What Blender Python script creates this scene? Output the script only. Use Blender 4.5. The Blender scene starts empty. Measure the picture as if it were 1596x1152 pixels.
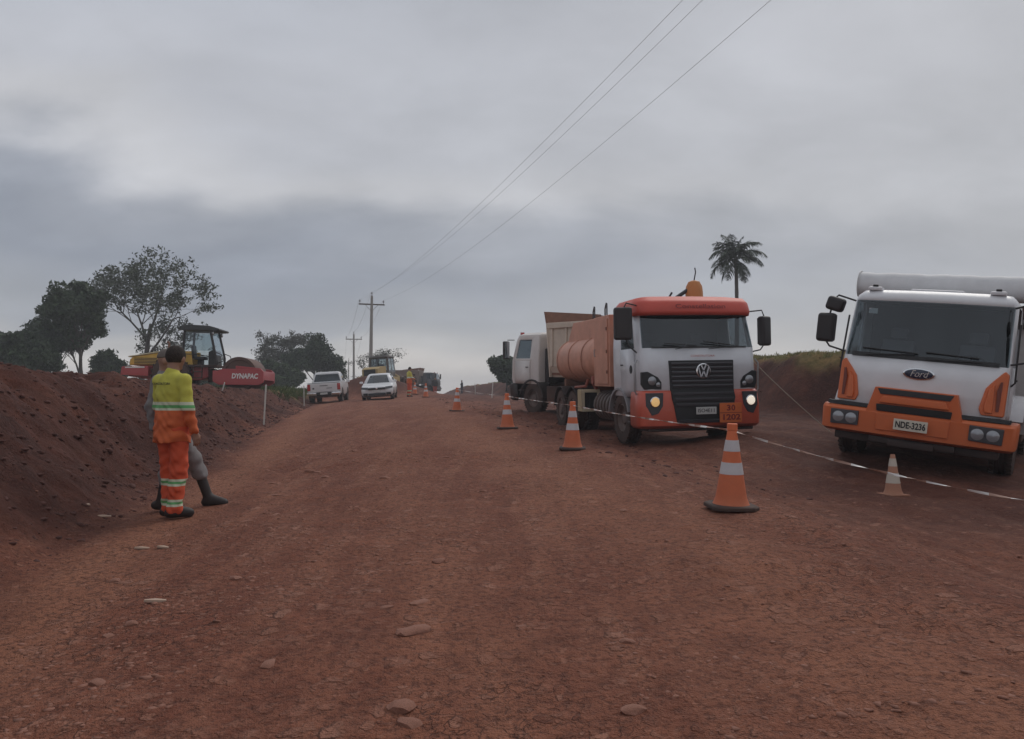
import bpy, bmesh, math, random
import numpy as np
from mathutils import Vector, Matrix

random.seed(11)
rng = np.random.default_rng(11)
R = math.radians
scene = bpy.context.scene
C = scene.collection

# ------------------------------------------------------------------ camera
cam_d = bpy.data.cameras.new('camera')
cam_d.sensor_width = 36.0
cam_d.lens = 27.07
cam_d.clip_start = 0.05
cam_d.clip_end = 5000
cam = bpy.data.objects.new('camera', cam_d)
C.objects.link(cam)
cam.location = (0, 0, 1.30)
cam.rotation_euler = (R(90 + 1.91), 0, 0)
scene.camera = cam

# ------------------------------------------------------------------ sky
SUN_EL, SUN_AZ = R(48), R(35)
world = bpy.data.worlds.new('World')
scene.world = world
world.use_nodes = True
wn, wl = world.node_tree.nodes, world.node_tree.links
wn.clear()
def W(t, **kw):
    n = wn.new(t)
    for k, v in kw.items(): setattr(n, k, v)
    return n
def wmath(op, a, b=None, clamp=False):
    n = W('ShaderNodeMath', operation=op, use_clamp=clamp)
    for i, x in enumerate((a, b)):
        if x is None: continue
        if isinstance(x, (int, float)): n.inputs[i].default_value = x
        else: wl.new(x, n.inputs[i])
    return n.outputs[0]
out = W('ShaderNodeOutputWorld')
bg = W('ShaderNodeBackground'); bg.inputs['Strength'].default_value = 0.1
wl.new(bg.outputs[0], out.inputs[0])
sky = W('ShaderNodeTexSky', sky_type='NISHITA', sun_disc=False)
sky.sun_elevation = SUN_EL; sky.sun_rotation = SUN_AZ
sky.air_density = 1.2; sky.dust_density = 2.5
tc = W('ShaderNodeTexCoord')
sep = W('ShaderNodeSeparateXYZ'); wl.new(tc.outputs['Generated'], sep.inputs[0])
zz = wmath('MAXIMUM', sep.outputs[2], 0.0)
den = wmath('ADD', zz, 0.34)
px_ = wmath('DIVIDE', sep.outputs[0], den); py_ = wmath('DIVIDE', sep.outputs[1], den)
cmb = W('ShaderNodeCombineXYZ'); wl.new(px_, cmb.inputs[0]); wl.new(py_, cmb.inputs[1])
def wnoise(scale, detail, rough, off, stretch=(1, 1, 1), dist=0.0):
    mp = W('ShaderNodeMapping'); mp.inputs['Location'].default_value = off; mp.inputs['Scale'].default_value = stretch
    wl.new(cmb.outputs[0], mp.inputs[0])
    n = W('ShaderNodeTexNoise'); n.inputs['Scale'].default_value = scale; n.inputs['Detail'].default_value = detail
    n.inputs['Roughness'].default_value = rough; n.inputs['Distortion'].default_value = dist
    wl.new(mp.outputs[0], n.inputs['Vector'])
    return n.outputs['Fac']
n_big = wnoise(1.05, 3, 0.45, (12.9, 3.6, 0), (0.8, 1.25, 1), 0.3)
n_mid = wnoise(2.9, 8, 0.55, (7.7, 2.2, 0), (0.85, 1.1, 1), 0.25)
# height of the cloud banks over the horizon, warped by the noise
warp = wmath('MULTIPLY', wmath('SUBTRACT', n_big, 0.5), 0.42)
warp2 = wmath('MULTIPLY', wmath('SUBTRACT', n_mid, 0.5), 0.09)
hz = wmath('ADD', zz, wmath('MULTIPLY', wmath('ADD', warp, warp2), wmath('MINIMUM', wmath('MULTIPLY', zz, 5.0), 1.0)))
ramp = W('ShaderNodeValToRGB')
wl.new(hz, ramp.inputs[0])
els = ramp.color_ramp.elements
stops = [(0.0, (6.0, 5.6, 5.25)), (0.03, (5.2, 4.95, 4.75)), (0.056, (3.6, 3.6, 3.65)), (0.085, (2.55, 2.7, 3.0)), (0.13, (1.95, 2.12, 2.5)), (0.20, (2.2, 2.35, 2.7)),
         (0.27, (3.7, 3.75, 3.95)), (0.34, (3.35, 3.45, 3.75)), (0.46, (2.95, 3.08, 3.4)), (0.7, (2.9, 3.05, 3.3)), (1.0, (3.0, 3.1, 3.3))]
els[0].position = stops[0][0]; els[1].position = stops[-1][0]
for p_, c_ in stops[1:-1]: els.new(p_)
for e, (p_, c_) in zip(sorted(els, key=lambda e: e.position), stops): e.color = (*[v / 7 for v in c_], 1)
ramp.color_ramp.interpolation = 'EASE'
mod = wmath('ADD', wmath('MULTIPLY', n_mid, 0.62), 0.695)
# the cloud deck thins out towards the right
thin = wmath('ADD', wmath('MULTIPLY', sep.outputs[0], 0.95), wmath('MULTIPLY', wmath('SUBTRACT', n_big, 0.5), 1.1))
thin = wmath('ADD', thin, 0.30, True)
thin = wmath('MULTIPLY', thin, wmath('MINIMUM', wmath('MULTIPLY', zz, 9.0), 1.0))
mxt = W('ShaderNodeMix', data_type='RGBA'); wl.new(thin, mxt.inputs[0]); wl.new(ramp.outputs[0], mxt.inputs[6]); mxt.inputs[7].default_value = (3.15 / 7, 3.22 / 7, 3.42 / 7, 1)
sc_ = W('ShaderNodeVectorMath', operation='SCALE'); wl.new(mxt.outputs[2], sc_.inputs[0]); wl.new(wmath('MULTIPLY', mod, 7.6 * 7 / 6), sc_.inputs['Scale'])
mx = W('ShaderNodeMix', data_type='RGBA'); mx.inputs[0].default_value = 0.965
wl.new(sky.outputs[0], mx.inputs[6]); wl.new(sc_.outputs[0], mx.inputs[7])
wl.new(mx.outputs[2], bg.inputs['Color'])

# ------------------------------------------------------------------ weak sun behind the overcast
sun_d = bpy.data.lights.new('sun', 'SUN'); sun_d.energy = 0.85; sun_d.angle = R(35); sun_d.color = (1.0, 0.96, 0.9)
sun = bpy.data.objects.new('sun', sun_d); C.objects.link(sun)
sdir = Vector((math.sin(SUN_AZ) * math.cos(SUN_EL), math.cos(SUN_AZ) * math.cos(SUN_EL), math.sin(SUN_EL)))
sun.rotation_euler = (-sdir).to_track_quat('-Z', 'Y').to_euler()

vs = scene.view_settings
scene.display_settings.display_device = 'sRGB'
vs.view_transform = 'Standard'; vs.look = 'None'; vs.exposure = 0.28; vs.gamma = 1.0; vs.use_curve_mapping = False
scene.cycles.filter_width = 1.5
cy = scene.cycles; cy.max_bounces = 5; cy.diffuse_bounces = 3; cy.glossy_bounces = 3; cy.transmission_bounces = 3; cy.transparent_max_bounces = 8; cy.volume_bounces = 0

# ------------------------------------------------------------------ materials
MATS = {}
DUST = (0.21, 0.095, 0.062)
def M(name, col, rough=0.5, metal=0.0, dust=0.0, zd=None, var=0.08, scale=3.0, bump=0.0, coat=0.0, emit=None, es=0.0, dcol=DUST):
    """painted / moulded surface: base colour with fine variation, road dust in blotches and (zd) splashed up from below"""
    if name in MATS: return MATS[name]
    m = bpy.data.materials.new(name); m.use_nodes = True
    nt = m.node_tree; n, l = nt.nodes, nt.links
    b = n['Principled BSDF']
    b.inputs['Roughness'].default_value = rough; b.inputs['Metallic'].default_value = metal
    if coat: b.inputs['Coat Weight'].default_value = coat; b.inputs['Coat Roughness'].default_value = 0.08
    tcn = n.new('ShaderNodeTexCoord')
    nz = n.new('ShaderNodeTexNoise'); nz.inputs['Scale'].default_value = scale; nz.inputs['Detail'].default_value = 7; nz.inputs['Roughness'].default_value = 0.65
    l.new(tcn.outputs['Object'], nz.inputs['Vector'])
    mr = n.new('ShaderNodeMapRange'); mr.inputs[1].default_value = 0.3; mr.inputs[2].default_value = 0.7
    mr.inputs[3].default_value = 1 - var; mr.inputs[4].default_value = 1 + var; l.new(nz.outputs[0], mr.inputs[0])
    vm = n.new('ShaderNodeVectorMath'); vm.operation = 'SCALE'; vm.inputs[0].default_value = col; l.new(mr.outputs[0], vm.inputs['Scale'])
    src = vm.outputs[0]
    if dust or zd:
        n2 = n.new('ShaderNodeTexNoise'); n2.inputs['Scale'].default_value = 1.7; n2.inputs['Detail'].default_value = 8; n2.inputs['Roughness'].default_value = 0.7
        l.new(tcn.outputs['Object'], n2.inputs['Vector'])
        f = n.new('ShaderNodeMapRange'); f.inputs[1].default_value = 0.35; f.inputs[2].default_value = 0.75; f.inputs[3].default_value = dust * 0.35; f.inputs[4].default_value = dust
        l.new(n2.outputs[0], f.inputs[0]); fac = f.outputs[0]
        if zd:
            sp = n.new('ShaderNodeSeparateXYZ'); l.new(tcn.outputs['Object'], sp.inputs[0])
            g = n.new('ShaderNodeMapRange'); g.inputs[1].default_value = zd[0]; g.inputs[2].default_value = zd[1]; g.inputs[3].default_value = zd[2]; g.inputs[4].default_value = 0.0
            l.new(sp.outputs[2], g.inputs[0])
            mu = n.new('ShaderNodeMath'); mu.operation = 'MULTIPLY'; l.new(g.outputs[0], mu.inputs[0]); l.new(n2.outputs[0], mu.inputs[1])
            ad = n.new('ShaderNodeMath'); ad.operation = 'ADD'; ad.use_clamp = True; l.new(fac, ad.inputs[0]); l.new(mu.outputs[0], ad.inputs[1]); fac = ad.outputs[0]
        mixn = n.new('ShaderNodeMix'); mixn.data_type = 'RGBA'; l.new(fac, mixn.inputs[0]); l.new(src, mixn.inputs[6]); mixn.inputs[7].default_value = (*dcol, 1)
        src = mixn.outputs[2]
        rr = n.new('ShaderNodeMapRange'); rr.inputs[3].default_value = rough; rr.inputs[4].default_value = 0.9; l.new(fac, rr.inputs[0]); l.new(rr.outputs[0], b.inputs['Roughness'])
    l.new(src, b.inputs['Base Color'])
    if bump:
        bp = n.new('ShaderNodeBump'); bp.inputs['Strength'].default_value = bump; bp.inputs['Distance'].default_value = 0.01
        l.new(nz.outputs[0], bp.inputs['Height']); l.new(bp.outputs[0], b.inputs['Normal'])
    if emit:
        b.inputs['Emission Color'].default_value = (*emit, 1); b.inputs['Emission Strength'].default_value = es
    MATS[name] = m
    return m

def glass_mat(name, tint, lo=0.06):
    if name in MATS: return MATS[name]
    m = bpy.data.materials.new(name); m.use_nodes = True
    n, l = m.node_tree.nodes, m.node_tree.links
    n.clear()
    o = n.new('ShaderNodeOutputMaterial'); mxs = n.new('ShaderNodeMixShader')
    t = n.new('ShaderNodeBsdfTransparent'); t.inputs[0].default_value = (*tint, 1)
    g = n.new('ShaderNodeBsdfGlossy'); g.inputs['Roughness'].default_value = 0.04; g.inputs[0].default_value = (0.9, 0.95, 1, 1)
    lw = n.new('ShaderNodeLayerWeight'); lw.inputs[0].default_value = .5
    fr = n.new('ShaderNodeMath'); fr.operation = 'POWER'; fr.inputs[1].default_value = 4.0; l.new(lw.outputs['Facing'], fr.inputs[0])
    ad = n.new('ShaderNodeMath'); ad.operation = 'ADD'; ad.use_clamp = True; ad.inputs[1].default_value = lo
    l.new(fr.outputs[0], ad.inputs[0]); l.new(ad.outputs[0], mxs.inputs[0]); l.new(t.outputs[0], mxs.inputs[1]); l.new(g.outputs[0], mxs.inputs[2])
    l.new(mxs.outputs[0], o.inputs[0])
    MATS[name] = m
    return m

def band_mat(name, stops, rough=0.85, bump=0.35, var=0.1, dust=0.12):
    """cloth sewn from bands: colour changes with height on the garment"""
    m = bpy.data.materials.new(name); m.use_nodes = True
    n, l = m.node_tree.nodes, m.node_tree.links
    b = n['Principled BSDF']; b.inputs['Roughness'].default_value = rough
    tcn = n.new('ShaderNodeTexCoord'); sp = n.new('ShaderNodeSeparateXYZ'); l.new(tcn.outputs['Object'], sp.inputs[0])
    mr = n.new('ShaderNodeMath'); mr.operation = 'MULTIPLY'; mr.inputs[1].default_value = 0.5; l.new(sp.outputs[2], mr.inputs[0])
    rp = n.new('ShaderNodeValToRGB'); rp.color_ramp.interpolation = 'CONSTANT'; l.new(mr.outputs[0], rp.inputs[0])
    e = rp.color_ramp.elements
    e[0].position = 0; e[0].color = (*stops[0][1], 1); e[1].position = stops[1][0] / 2; e[1].color = (*stops[1][1], 1)
    for z, c in stops[2:]:
        q = e.new(z / 2); q.color = (*c, 1)
    nz = n.new('ShaderNodeTexNoise'); nz.inputs['Scale'].default_value = 14; nz.inputs['Detail'].default_value = 6; l.new(tcn.outputs['Object'], nz.inputs['Vector'])
    r2 = n.new('ShaderNodeMapRange'); r2.inputs[1].default_value = .3; r2.inputs[2].default_value = .7; r2.inputs[3].default_value = 1 - var; r2.inputs[4].default_value = 1 + var; l.new(nz.outputs[0], r2.inputs[0])
    vm = n.new('ShaderNodeVectorMath'); vm.operation = 'SCALE'; l.new(rp.outputs[0], vm.inputs[0]); l.new(r2.outputs[0], vm.inputs['Scale'])
    mixn = n.new('ShaderNodeMix'); mixn.data_type = 'RGBA'; mixn.inputs[7].default_value = (*DUST, 1); l.new(vm.outputs[0], mixn.inputs[6])
    mu = n.new('ShaderNodeMath'); mu.operation = 'MULTIPLY'; mu.inputs[1].default_value = dust; l.new(nz.outputs[0], mu.inputs[0]); l.new(mu.outputs[0], mixn.inputs[0])
    l.new(mixn.outputs[2], b.inputs['Base Color'])
    bp = n.new('ShaderNodeBump'); bp.inputs['Strength'].default_value = bump; bp.inputs['Distance'].default_value = 0.012; l.new(nz.outputs[0], bp.inputs['Height']); l.new(bp.outputs[0], b.inputs['Normal'])
    return m

# ------------------------------------------------------------------ mesh helpers
def link(o, parent=None):
    C.objects.link(o)
    if parent is not None: o.parent = parent
    return o
def tag(o, label, cat, group=None, kind=None):
    if label: o['label'] = label
    if cat: o['category'] = cat
    if group: o['group'] = group
    if kind: o['kind'] = kind
    return o
def empty(name, label, cat, loc=(0, 0, 0), rz=0.0, group=None):
    o = bpy.data.objects.new(name, None); C.objects.link(o)
    o.location = loc; o.rotation_euler = (0, 0, rz); o.empty_display_size = 0.2
    return tag(o, label, cat, group)
def copy_tree(o, parent=None):
    c = o.copy(); C.objects.link(c)
    if parent is not None: c.parent = parent
    for ch in o.children: copy_tree(ch, c)
    return c

class MB:
    def __init__(s): s.v = []; s.f = []
    def add(s, vs, fs):
        o = len(s.v); s.v += [tuple(map(float, v)) for v in vs]; s.f += [tuple(i + o for i in f) for f in fs]; return s
    def box(s, x0, x1, y0, y1, z0, z1, T=None):
        vs = [Vector((x, y, z)) for z in (z0, z1) for y in (y0, y1) for x in (x0, x1)]
        if T is not None: vs = [T @ v for v in vs]
        return s.add(vs, [(0, 2, 3, 1), (4, 5, 7, 6), (0, 1, 5, 4), (2, 6, 7, 3), (0, 4, 6, 2), (1, 3, 7, 5)])
    def prism(s, poly, axis, a, b):
        n = len(poly)
        def P(q, t): return {'x': (t, q[0], q[1]), 'y': (q[0], t, q[1]), 'z': (q[0], q[1], t)}[axis]
        vs = [P(q, a) for q in poly] + [P(q, b) for q in poly]
        return s.add(vs, [tuple(range(n)), tuple(range(2 * n - 1, n - 1, -1))] + [(i, (i + 1) % n, n + (i + 1) % n, n + i) for i in range(n)])
    def tube(s, pts, r, n=8, cap=True):
        pts = [Vector(p) for p in pts]; rs = r if isinstance(r, (list, tuple)) else [r] * len(pts)
        vs = []; up = None
        for i, p in enumerate(pts):
            t = (pts[min(i + 1, len(pts) - 1)] - pts[max(i - 1, 0)])
            t = t.normalized() if t.length > 1e-9 else Vector((0, 0, 1))
            if up is None: up = Vector((0, 0, 1)) if abs(t.z) < 0.9 else Vector((1, 0, 0))
            a = t.cross(up).normalized(); b = a.cross(t).normalized(); up = b
            for k in range(n):
                an = 2 * math.pi * k / n
                vs.append(p + (a * math.cos(an) + b * math.sin(an)) * rs[i])
        fs = [(i * n + k, i * n + (k + 1) % n, (i + 1) * n + (k + 1) % n, (i + 1) * n + k) for i in range(len(pts) - 1) for k in range(n)]
        if cap: fs += [tuple(range(n - 1, -1, -1)), tuple(range((len(pts) - 1) * n, len(pts) * n))]
        return s.add(vs, fs)
    def lathe(s, prof, n=24, axis='z', c=(0, 0, 0), cap=True):
        vs = []
        for r, h in prof:
            for k in range(n):
                a = 2 * math.pi * k / n; x, y = r * math.cos(a), r * math.sin(a)
                q = {'z': (x, y, h), 'x': (h, x, y), 'y': (x, h, y)}[axis]
                vs.append((q[0] + c[0], q[1] + c[1], q[2] + c[2]))
        m = len(prof)
        fs = [(i * n + k, i * n + (k + 1) % n, (i + 1) * n + (k + 1) % n, (i + 1) * n + k) for i in range(m - 1) for k in range(n)]
        if cap: fs += [tuple(range(n - 1, -1, -1)), tuple(range((m - 1) * n, m * n))]
        return s.add(vs, fs)
    def loft(s, rings, cap=True):
        n = len(rings[0]); vs = [p for r in rings for p in r]; m = len(rings)
        fs = [(i * n + k, i * n + (k + 1) % n, (i + 1) * n + (k + 1) % n, (i + 1) * n + k) for i in range(m - 1) for k in range(n)]
        if cap: fs += [tuple(range(n - 1, -1, -1)), tuple(range((m - 1) * n, m * n))]
        return s.add(vs, fs)
    def mesh(s, name, bevel=0.0, seg=2, smooth=True, ang=35, merge=True):
        bm = bmesh.new()
        vv = [bm.verts.new(v) for v in s.v]
        for f in s.f:
            try: bm.faces.new([vv[i] for i in f])
            except ValueError: pass
        if merge: bmesh.ops.remove_doubles(bm, verts=bm.verts, dist=1e-5)
        bmesh.ops.recalc_face_normals(bm, faces=bm.faces)
        if bevel > 0:
            ed = [e for e in bm.edges if len(e.link_faces) == 2 and e.calc_face_angle(0) > R(28)]
            bmesh.ops.bevel(bm, geom=ed, offset=bevel, segments=seg, profile=0.5, affect='EDGES', clamp_overlap=True)
        me = bpy.data.meshes.new(name); bm.to_mesh(me); bm.free()
        if smooth:
            me.polygons.foreach_set('use_smooth', [True] * len(me.polygons))
            me.set_sharp_from_angle(angle=R(ang))
        return me
    def build(s, name, mat, parent=None, bevel=0.0, seg=2, smooth=True, ang=35, solid=0.0, off=-1, loc=None, wn=True, label=None):
        me = s.mesh(name, bevel, seg, smooth, ang)
        me.materials.append(mat)
        o = bpy.data.objects.new(name, me); link(o, parent)
        if loc: o.location = loc
        if solid:
            md = o.modifiers.new('solidify', 'SOLIDIFY'); md.thickness = solid; md.offset = off
        if bevel > 0 and smooth and wn:
            o.modifiers.new('weighted', 'WEIGHTED_NORMAL').keep_sharp = True
        if label: o['label'] = label
        return o

def text(s, size, mat, parent, loc, rot=(R(90), 0, 0), name='lettering', shear=0.0, ext=0.002, width=None, bold=0.0):
    cu = bpy.data.curves.new('t', 'FONT'); cu.body = s; cu.size = size; cu.align_x = 'CENTER'; cu.align_y = 'CENTER'
    cu.shear = shear; cu.extrude = ext; cu.resolution_u = 3; cu.offset = bold
    ob = bpy.data.objects.new('t', cu); C.objects.link(ob)
    dg = bpy.context.evaluated_depsgraph_get()
    me = bpy.data.meshes.new_from_object(ob.evaluated_get(dg))
    bpy.data.objects.remove(ob); bpy.data.curves.remove(cu)
    if width:
        xs = [v.co.x for v in me.vertices]; k = width / (max(xs) - min(xs))
        for v in me.vertices: v.co.x *= k
    me.name = name; me.materials.clear(); me.materials.append(mat)
    o = bpy.data.objects.new(name, me); link(o, parent); o.location = loc; o.rotation_euler = rot
    return o

# -------- shell built from horizontal outlines (cabs, bumpers, car bodies): front looks towards -Y
def outline(z, yf, yb, w, rf=0.2, rb=0.08, bow=0.0, wb=None, breaks=(0.0, 1.0), nf=6, nc=4, nb=2, bowb=0.0):
    """closed ring, returns points and a class per segment"""
    wb = wb or w
    pts, cls = [], []
    ys = [yb - rb + (yf + rf + bow - (yb - rb)) * t for t in breaks]
    def wid(y): return w + (wb - w) * min(1, max(0, (y - yf) / max(1e-6, yb - yf)))
    for i, y in enumerate(ys): pts.append((-wid(y), y, z)); cls.append(('L', i) if i < len(ys) - 1 else ('FL', 0))
    for k in range(1, nc):
        a = math.pi / 2 * k / nc; pts.append((-w + rf * (1 - math.cos(a)), yf + bow + rf * (1 - math.sin(a)), z)); cls.append(('FL', k))
    xw = w - rf
    for k in range(nf + 1):
        x = -xw + 2 * xw * k / nf; pts.append((x, yf + bow * (x / xw) ** 2 if xw > 0 else yf, z)); cls.append(('F', k) if k < nf else ('FR', 0))
    for k in range(1, nc):
        a = math.pi / 2 * k / nc; pts.append((w - rf * (1 - math.sin(a)), yf + bow + rf * (1 - math.cos(a)), z)); cls.append(('FR', k))
    for i in range(len(ys) - 1, -1, -1): pts.append((wid(ys[i]), ys[i], z)); cls.append(('R', i - 1) if i > 0 else ('BR', 0))
    wbb = wid(yb)
    for k in range(1, nc):
        a = math.pi / 2 * k / nc; pts.append((wbb - rb * (1 - math.cos(a)), yb - bowb - rb * (1 - math.sin(a)), z)); cls.append(('BR', k))
    for k in range(nb + 1):
        x = (wbb - rb) * (1 - 2 * k / nb); pts.append((x, yb - bowb * (x / wbb) ** 2, z)); cls.append(('B', k) if k < nb else ('BL', 0))
    for k in range(1, nc):
        a = math.pi / 2 * k / nc; pts.append((-wbb + rb * (1 - math.sin(a)), yb - bowb - rb * (1 - math.cos(a)), z)); cls.append(('BL', k))
    return pts, cls

def shell(levels, classify, captop='body', capbot=None, **kw):
    """levels: dicts for outline(); classify(k, cls) -> part name or None. Returns {part: MB}"""
    rings = []; cl = None
    for lv in levels:
        d = dict(kw); d.update(lv); p, cl = outline(**d); rings.append(p)
    n = len(cl); parts = {}
    def put(nm, pts):
        if nm: parts.setdefault(nm, MB()).add(pts, [tuple(range(len(pts)))])
    for k in range(len(rings) - 1):
        for j in range(n):
            put(classify(k, cl[j]), [rings[k][j], rings[k][(j + 1) % n], rings[k + 1][(j + 1) % n], rings[k + 1][j]])
    if captop: put(captop, rings[-1])
    if capbot: put(capbot, rings[0][::-1])
    return parts

# ------------------------------------------------------------------ numpy noise
def _h(ix, iy, s):
    h = (ix.astype(np.int64) * 374761393 + iy.astype(np.int64) * 668265263 + s * 974634777) & 0xffffffff
    h = ((h ^ (h >> 13)) * 1274126177) & 0xffffffff
    return ((h ^ (h >> 16)) & 0xffffff) / float(0xffffff)
def vnoise(x, y, s=0):
    x = np.asarray(x, float); y = np.asarray(y, float)
    ix, iy = np.floor(x), np.floor(y); fx, fy = x - ix, y - iy
    u, v = fx * fx * (3 - 2 * fx), fy * fy * (3 - 2 * fy)
    a, b, c, d = _h(ix, iy, s), _h(ix + 1, iy, s), _h(ix, iy + 1, s), _h(ix + 1, iy + 1, s)
    return (a + (b - a) * u) * (1 - v) + (c + (d - c) * u) * v - 0.5
def fbm(x, y, o=4, s=0):
    t = 0; a = 1.0
    for i in range(o): t = t + a * vnoise(x * 2 ** i + 17 * i, y * 2 ** i - 9 * i, s + i); a *= 0.5
    return t
def cells(x, y, s=0):
    ix, iy = np.floor(x), np.floor(y); best = np.full(np.shape(x), 9.0); idv = np.zeros(np.shape(x))
    for a in (-1, 0, 1):
        for b in (-1, 0, 1):
            cx, cy = ix + a, iy + b
            q = (cx + _h(cx, cy, s) - x) ** 2 + (cy + _h(cx, cy, s + 5) - y) ** 2
            m = q < best; best = np.where(m, q, best); idv = np.where(m, _h(cx, cy, s + 9), idv)
    return np.sqrt(best), idv
def sst(a, b, x):
    t = np.clip((x - a) / (b - a), 0, 1); return t * t * (3 - 2 * t)

# ================================================================== the lie of the land
# the road runs uphill and to the left: d = metres across it (right positive), s = metres along it
def XY(d, s): return 0.981 * d - 0.196 * s, 0.196 * d + 0.981 * s
def DS(X, Y): return 0.981 * X + 0.196 * Y, -0.196 * X + 0.981 * Y
_py = np.array([-80, -20, 0, 7, 12.4, 16.7, 25, 42, 50, 60, 80, 100, 115, 140, 220, 500, 2500])
_pz = np.array([-2.4, -.6, 0, .24, .42, .58, .80, 1.16, 1.27, 1.33, 1.45, 1.55, 1.5, .6, -3.5, -9, -20])
_ty = np.arange(-80, 2500, 0.5); _tz = np.interp(_ty, _py, _pz)
_k = np.ones(13) / 13; _tz = np.convolve(np.pad(_tz, 6, mode='edge'), _k, mode='valid')
def prof(Y): return np.interp(Y, _ty, _tz)
FORD = (5.62, 11.0, R(-36))
def base_height(X, Y):
    X = np.asarray(X, float); Y = np.asarray(Y, float)
    d, s = DS(X, Y)
    p = prof(Y)
    cf = 0.05 + 0.02 * sst(8, 40, Y)
    left = -cf * np.clip(2.5 - d, 0, 4.9)
    rd = 0.24 - 0.14 * sst(21, 27, Y)
    right = -rd * sst(3.4, 5.2, d)
    z = p + left + right
    top = np.interp(Y, [-30, 0, 10, 15, 25, 32, 45, 60, 100, 125, 160, 500, 2500], [1.2, 1.48, 1.58, 1.58, 1.50, 1.46, 1.5, 1.58, 1.7, 1.4, .2, -9, -20])
    top = top + 0.03 * np.clip(-d - 9, 0, 40)
    wl_ = sst(2.35, 4.5, -d + 0.35 * vnoise(s * .35, s * 0, 3))
    z = z + (np.maximum(top, z) - z) * wl_
    tr = np.interp(Y, [-30, 0, 15, 60, 110, 140, 220, 500, 2500], [2.2, 2.6, 2.75, 2.75, 2.6, 1.4, -3, -9, -20]) + 0.02 * np.clip(d - 18, 0, 40)
    wr = sst(14.8, 17.2, d + 2.0 * sst(19, 24, s) + 0.5 * vnoise(s * .2, s * 0 + 4, 5))
    z = z + (np.maximum(tr, z) - z) * wr
    # spoil heap behind the parked cars
    mound = 1.45 * np.exp(-(((X + 9.7) / 3.1) ** 2 + ((Y - 52.0) / 1.9) ** 2)) + 0.5 * np.exp(-(((X + 6.6) / 1.6) ** 2 + ((Y - 55.0) / 2.0) ** 2))
    z = z + mound
    # sloping verge where the white and orange tipper stands
    fx, fy = 7.4, 13.2
    lx, ly = 0.809, -0.588
    pl = 0.29 - 0.138 * ((X - fx) * lx + (Y - fy) * ly) + 0.03 * ((X - fx) * 0.588 + (Y - fy) * 0.809)
    w = np.exp(-(((X - fx) ** 2 + (Y - fy) ** 2) / 3.7 ** 2) ** 2)
    z = z + (pl - z) * w
    return z
def height(X, Y):
    X = np.asarray(X, float); Y = np.asarray(Y, float)
    d, s = DS(X, Y)
    z = base_height(X, Y)
    bankL = sst(2.2, 3.2, -d) * (1 - sst(7, 12, -d)); bankR = sst(13.5, 15.5, d) * (1 - sst(18, 22, d))
    bank = np.clip(bankL + bankR, 0, 1)
    shoulder = sst(3.2, 4.2, d) * (1 - bankR)
    track = np.exp(-((d + 1.75) / .42) ** 2) + 0.7 * np.exp(-((d - 1.7) / .5) ** 2) * (vnoise(s * .12, s * 0 + 7) + .6)
    far = 1 - sst(25, 60, s)
    z = z + 0.05 * fbm(X * .45, Y * .45, 3, 21) * (1 + 1.2 * shoulder)
    c1, i1 = cells(d * 4.2 + .6 * vnoise(d * 3, s * 3, 8), s * 4.2, 31)
    c2, i2 = cells(d * 9.0, s * 9.0, 41)
    stony = np.clip(0.35 + 1.6 * fbm(d * .7, s * .25, 3, 51), 0, 1) * (1 - .8 * np.clip(track, 0, 1)) * far
    z = z + stony * (0.055 * np.clip(.55 - c1, 0, 1) * (i1 > .5) * (.4 + i1) + 0.022 * np.clip(.5 - c2, 0, 1) * (i2 > .35))
    z = z + far * 0.022 * fbm(d * 2.2, s * 1.4, 4, 121) * (1 - .6 * np.clip(track, 0, 1))
    z = z - 0.025 * np.clip(track, 0, 1.2) * (1 - bank)
    # ruts and churned soil on the right where trucks pull off
    z = z + shoulder * far * (0.085 * fbm(d * 2.6, s * .8, 4, 61) - 0.03 * np.exp(-((d - 4.3 - .3 * np.sin(s * .3)) / .22) ** 2))
    z = z + bank * (0.20 * fbm(X * 1.3, Y * 1.3, 4, 71) + 0.10 * fbm(X * 4.5, Y * 4.5, 4, 81) + .04 * np.clip(.6 - cells(X * 3.1, Y * 3.1, 91)[0], 0, 1))
    z = z + 0.008 * fbm(X * 12, Y * 12, 2, 95) * far
    return z
def H(x, y): return float(height(np.array([x]), np.array([y]))[0])
def HB(x, y): return float(base_height(np.array([x]), np.array([y]))[0])

def steps(*seg):
    o = []
    for a, b, st in seg: o += list(np.arange(a, b - 1e-6, st))
    return np.array(o + [seg[-1][1]])
dd = np.concatenate([-np.geomspace(500, 45, 12)[:-1], steps((-45, -9, .75), (-9, -2.4, .075), (-2.4, 5.6, .05), (5.6, 14, .11), (14, 20, .2), (20, 60, 1.6)), np.geomspace(64, 500, 10)])
ss = np.concatenate([-np.geomspace(60, 2.4, 10)[:-1], steps((-2, 1.8, .4), (1.8, 13, .05), (13, 30, .1), (30, 62, .25), (62, 130, 1.0)), np.geomspace(135, 700, 22)])

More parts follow.
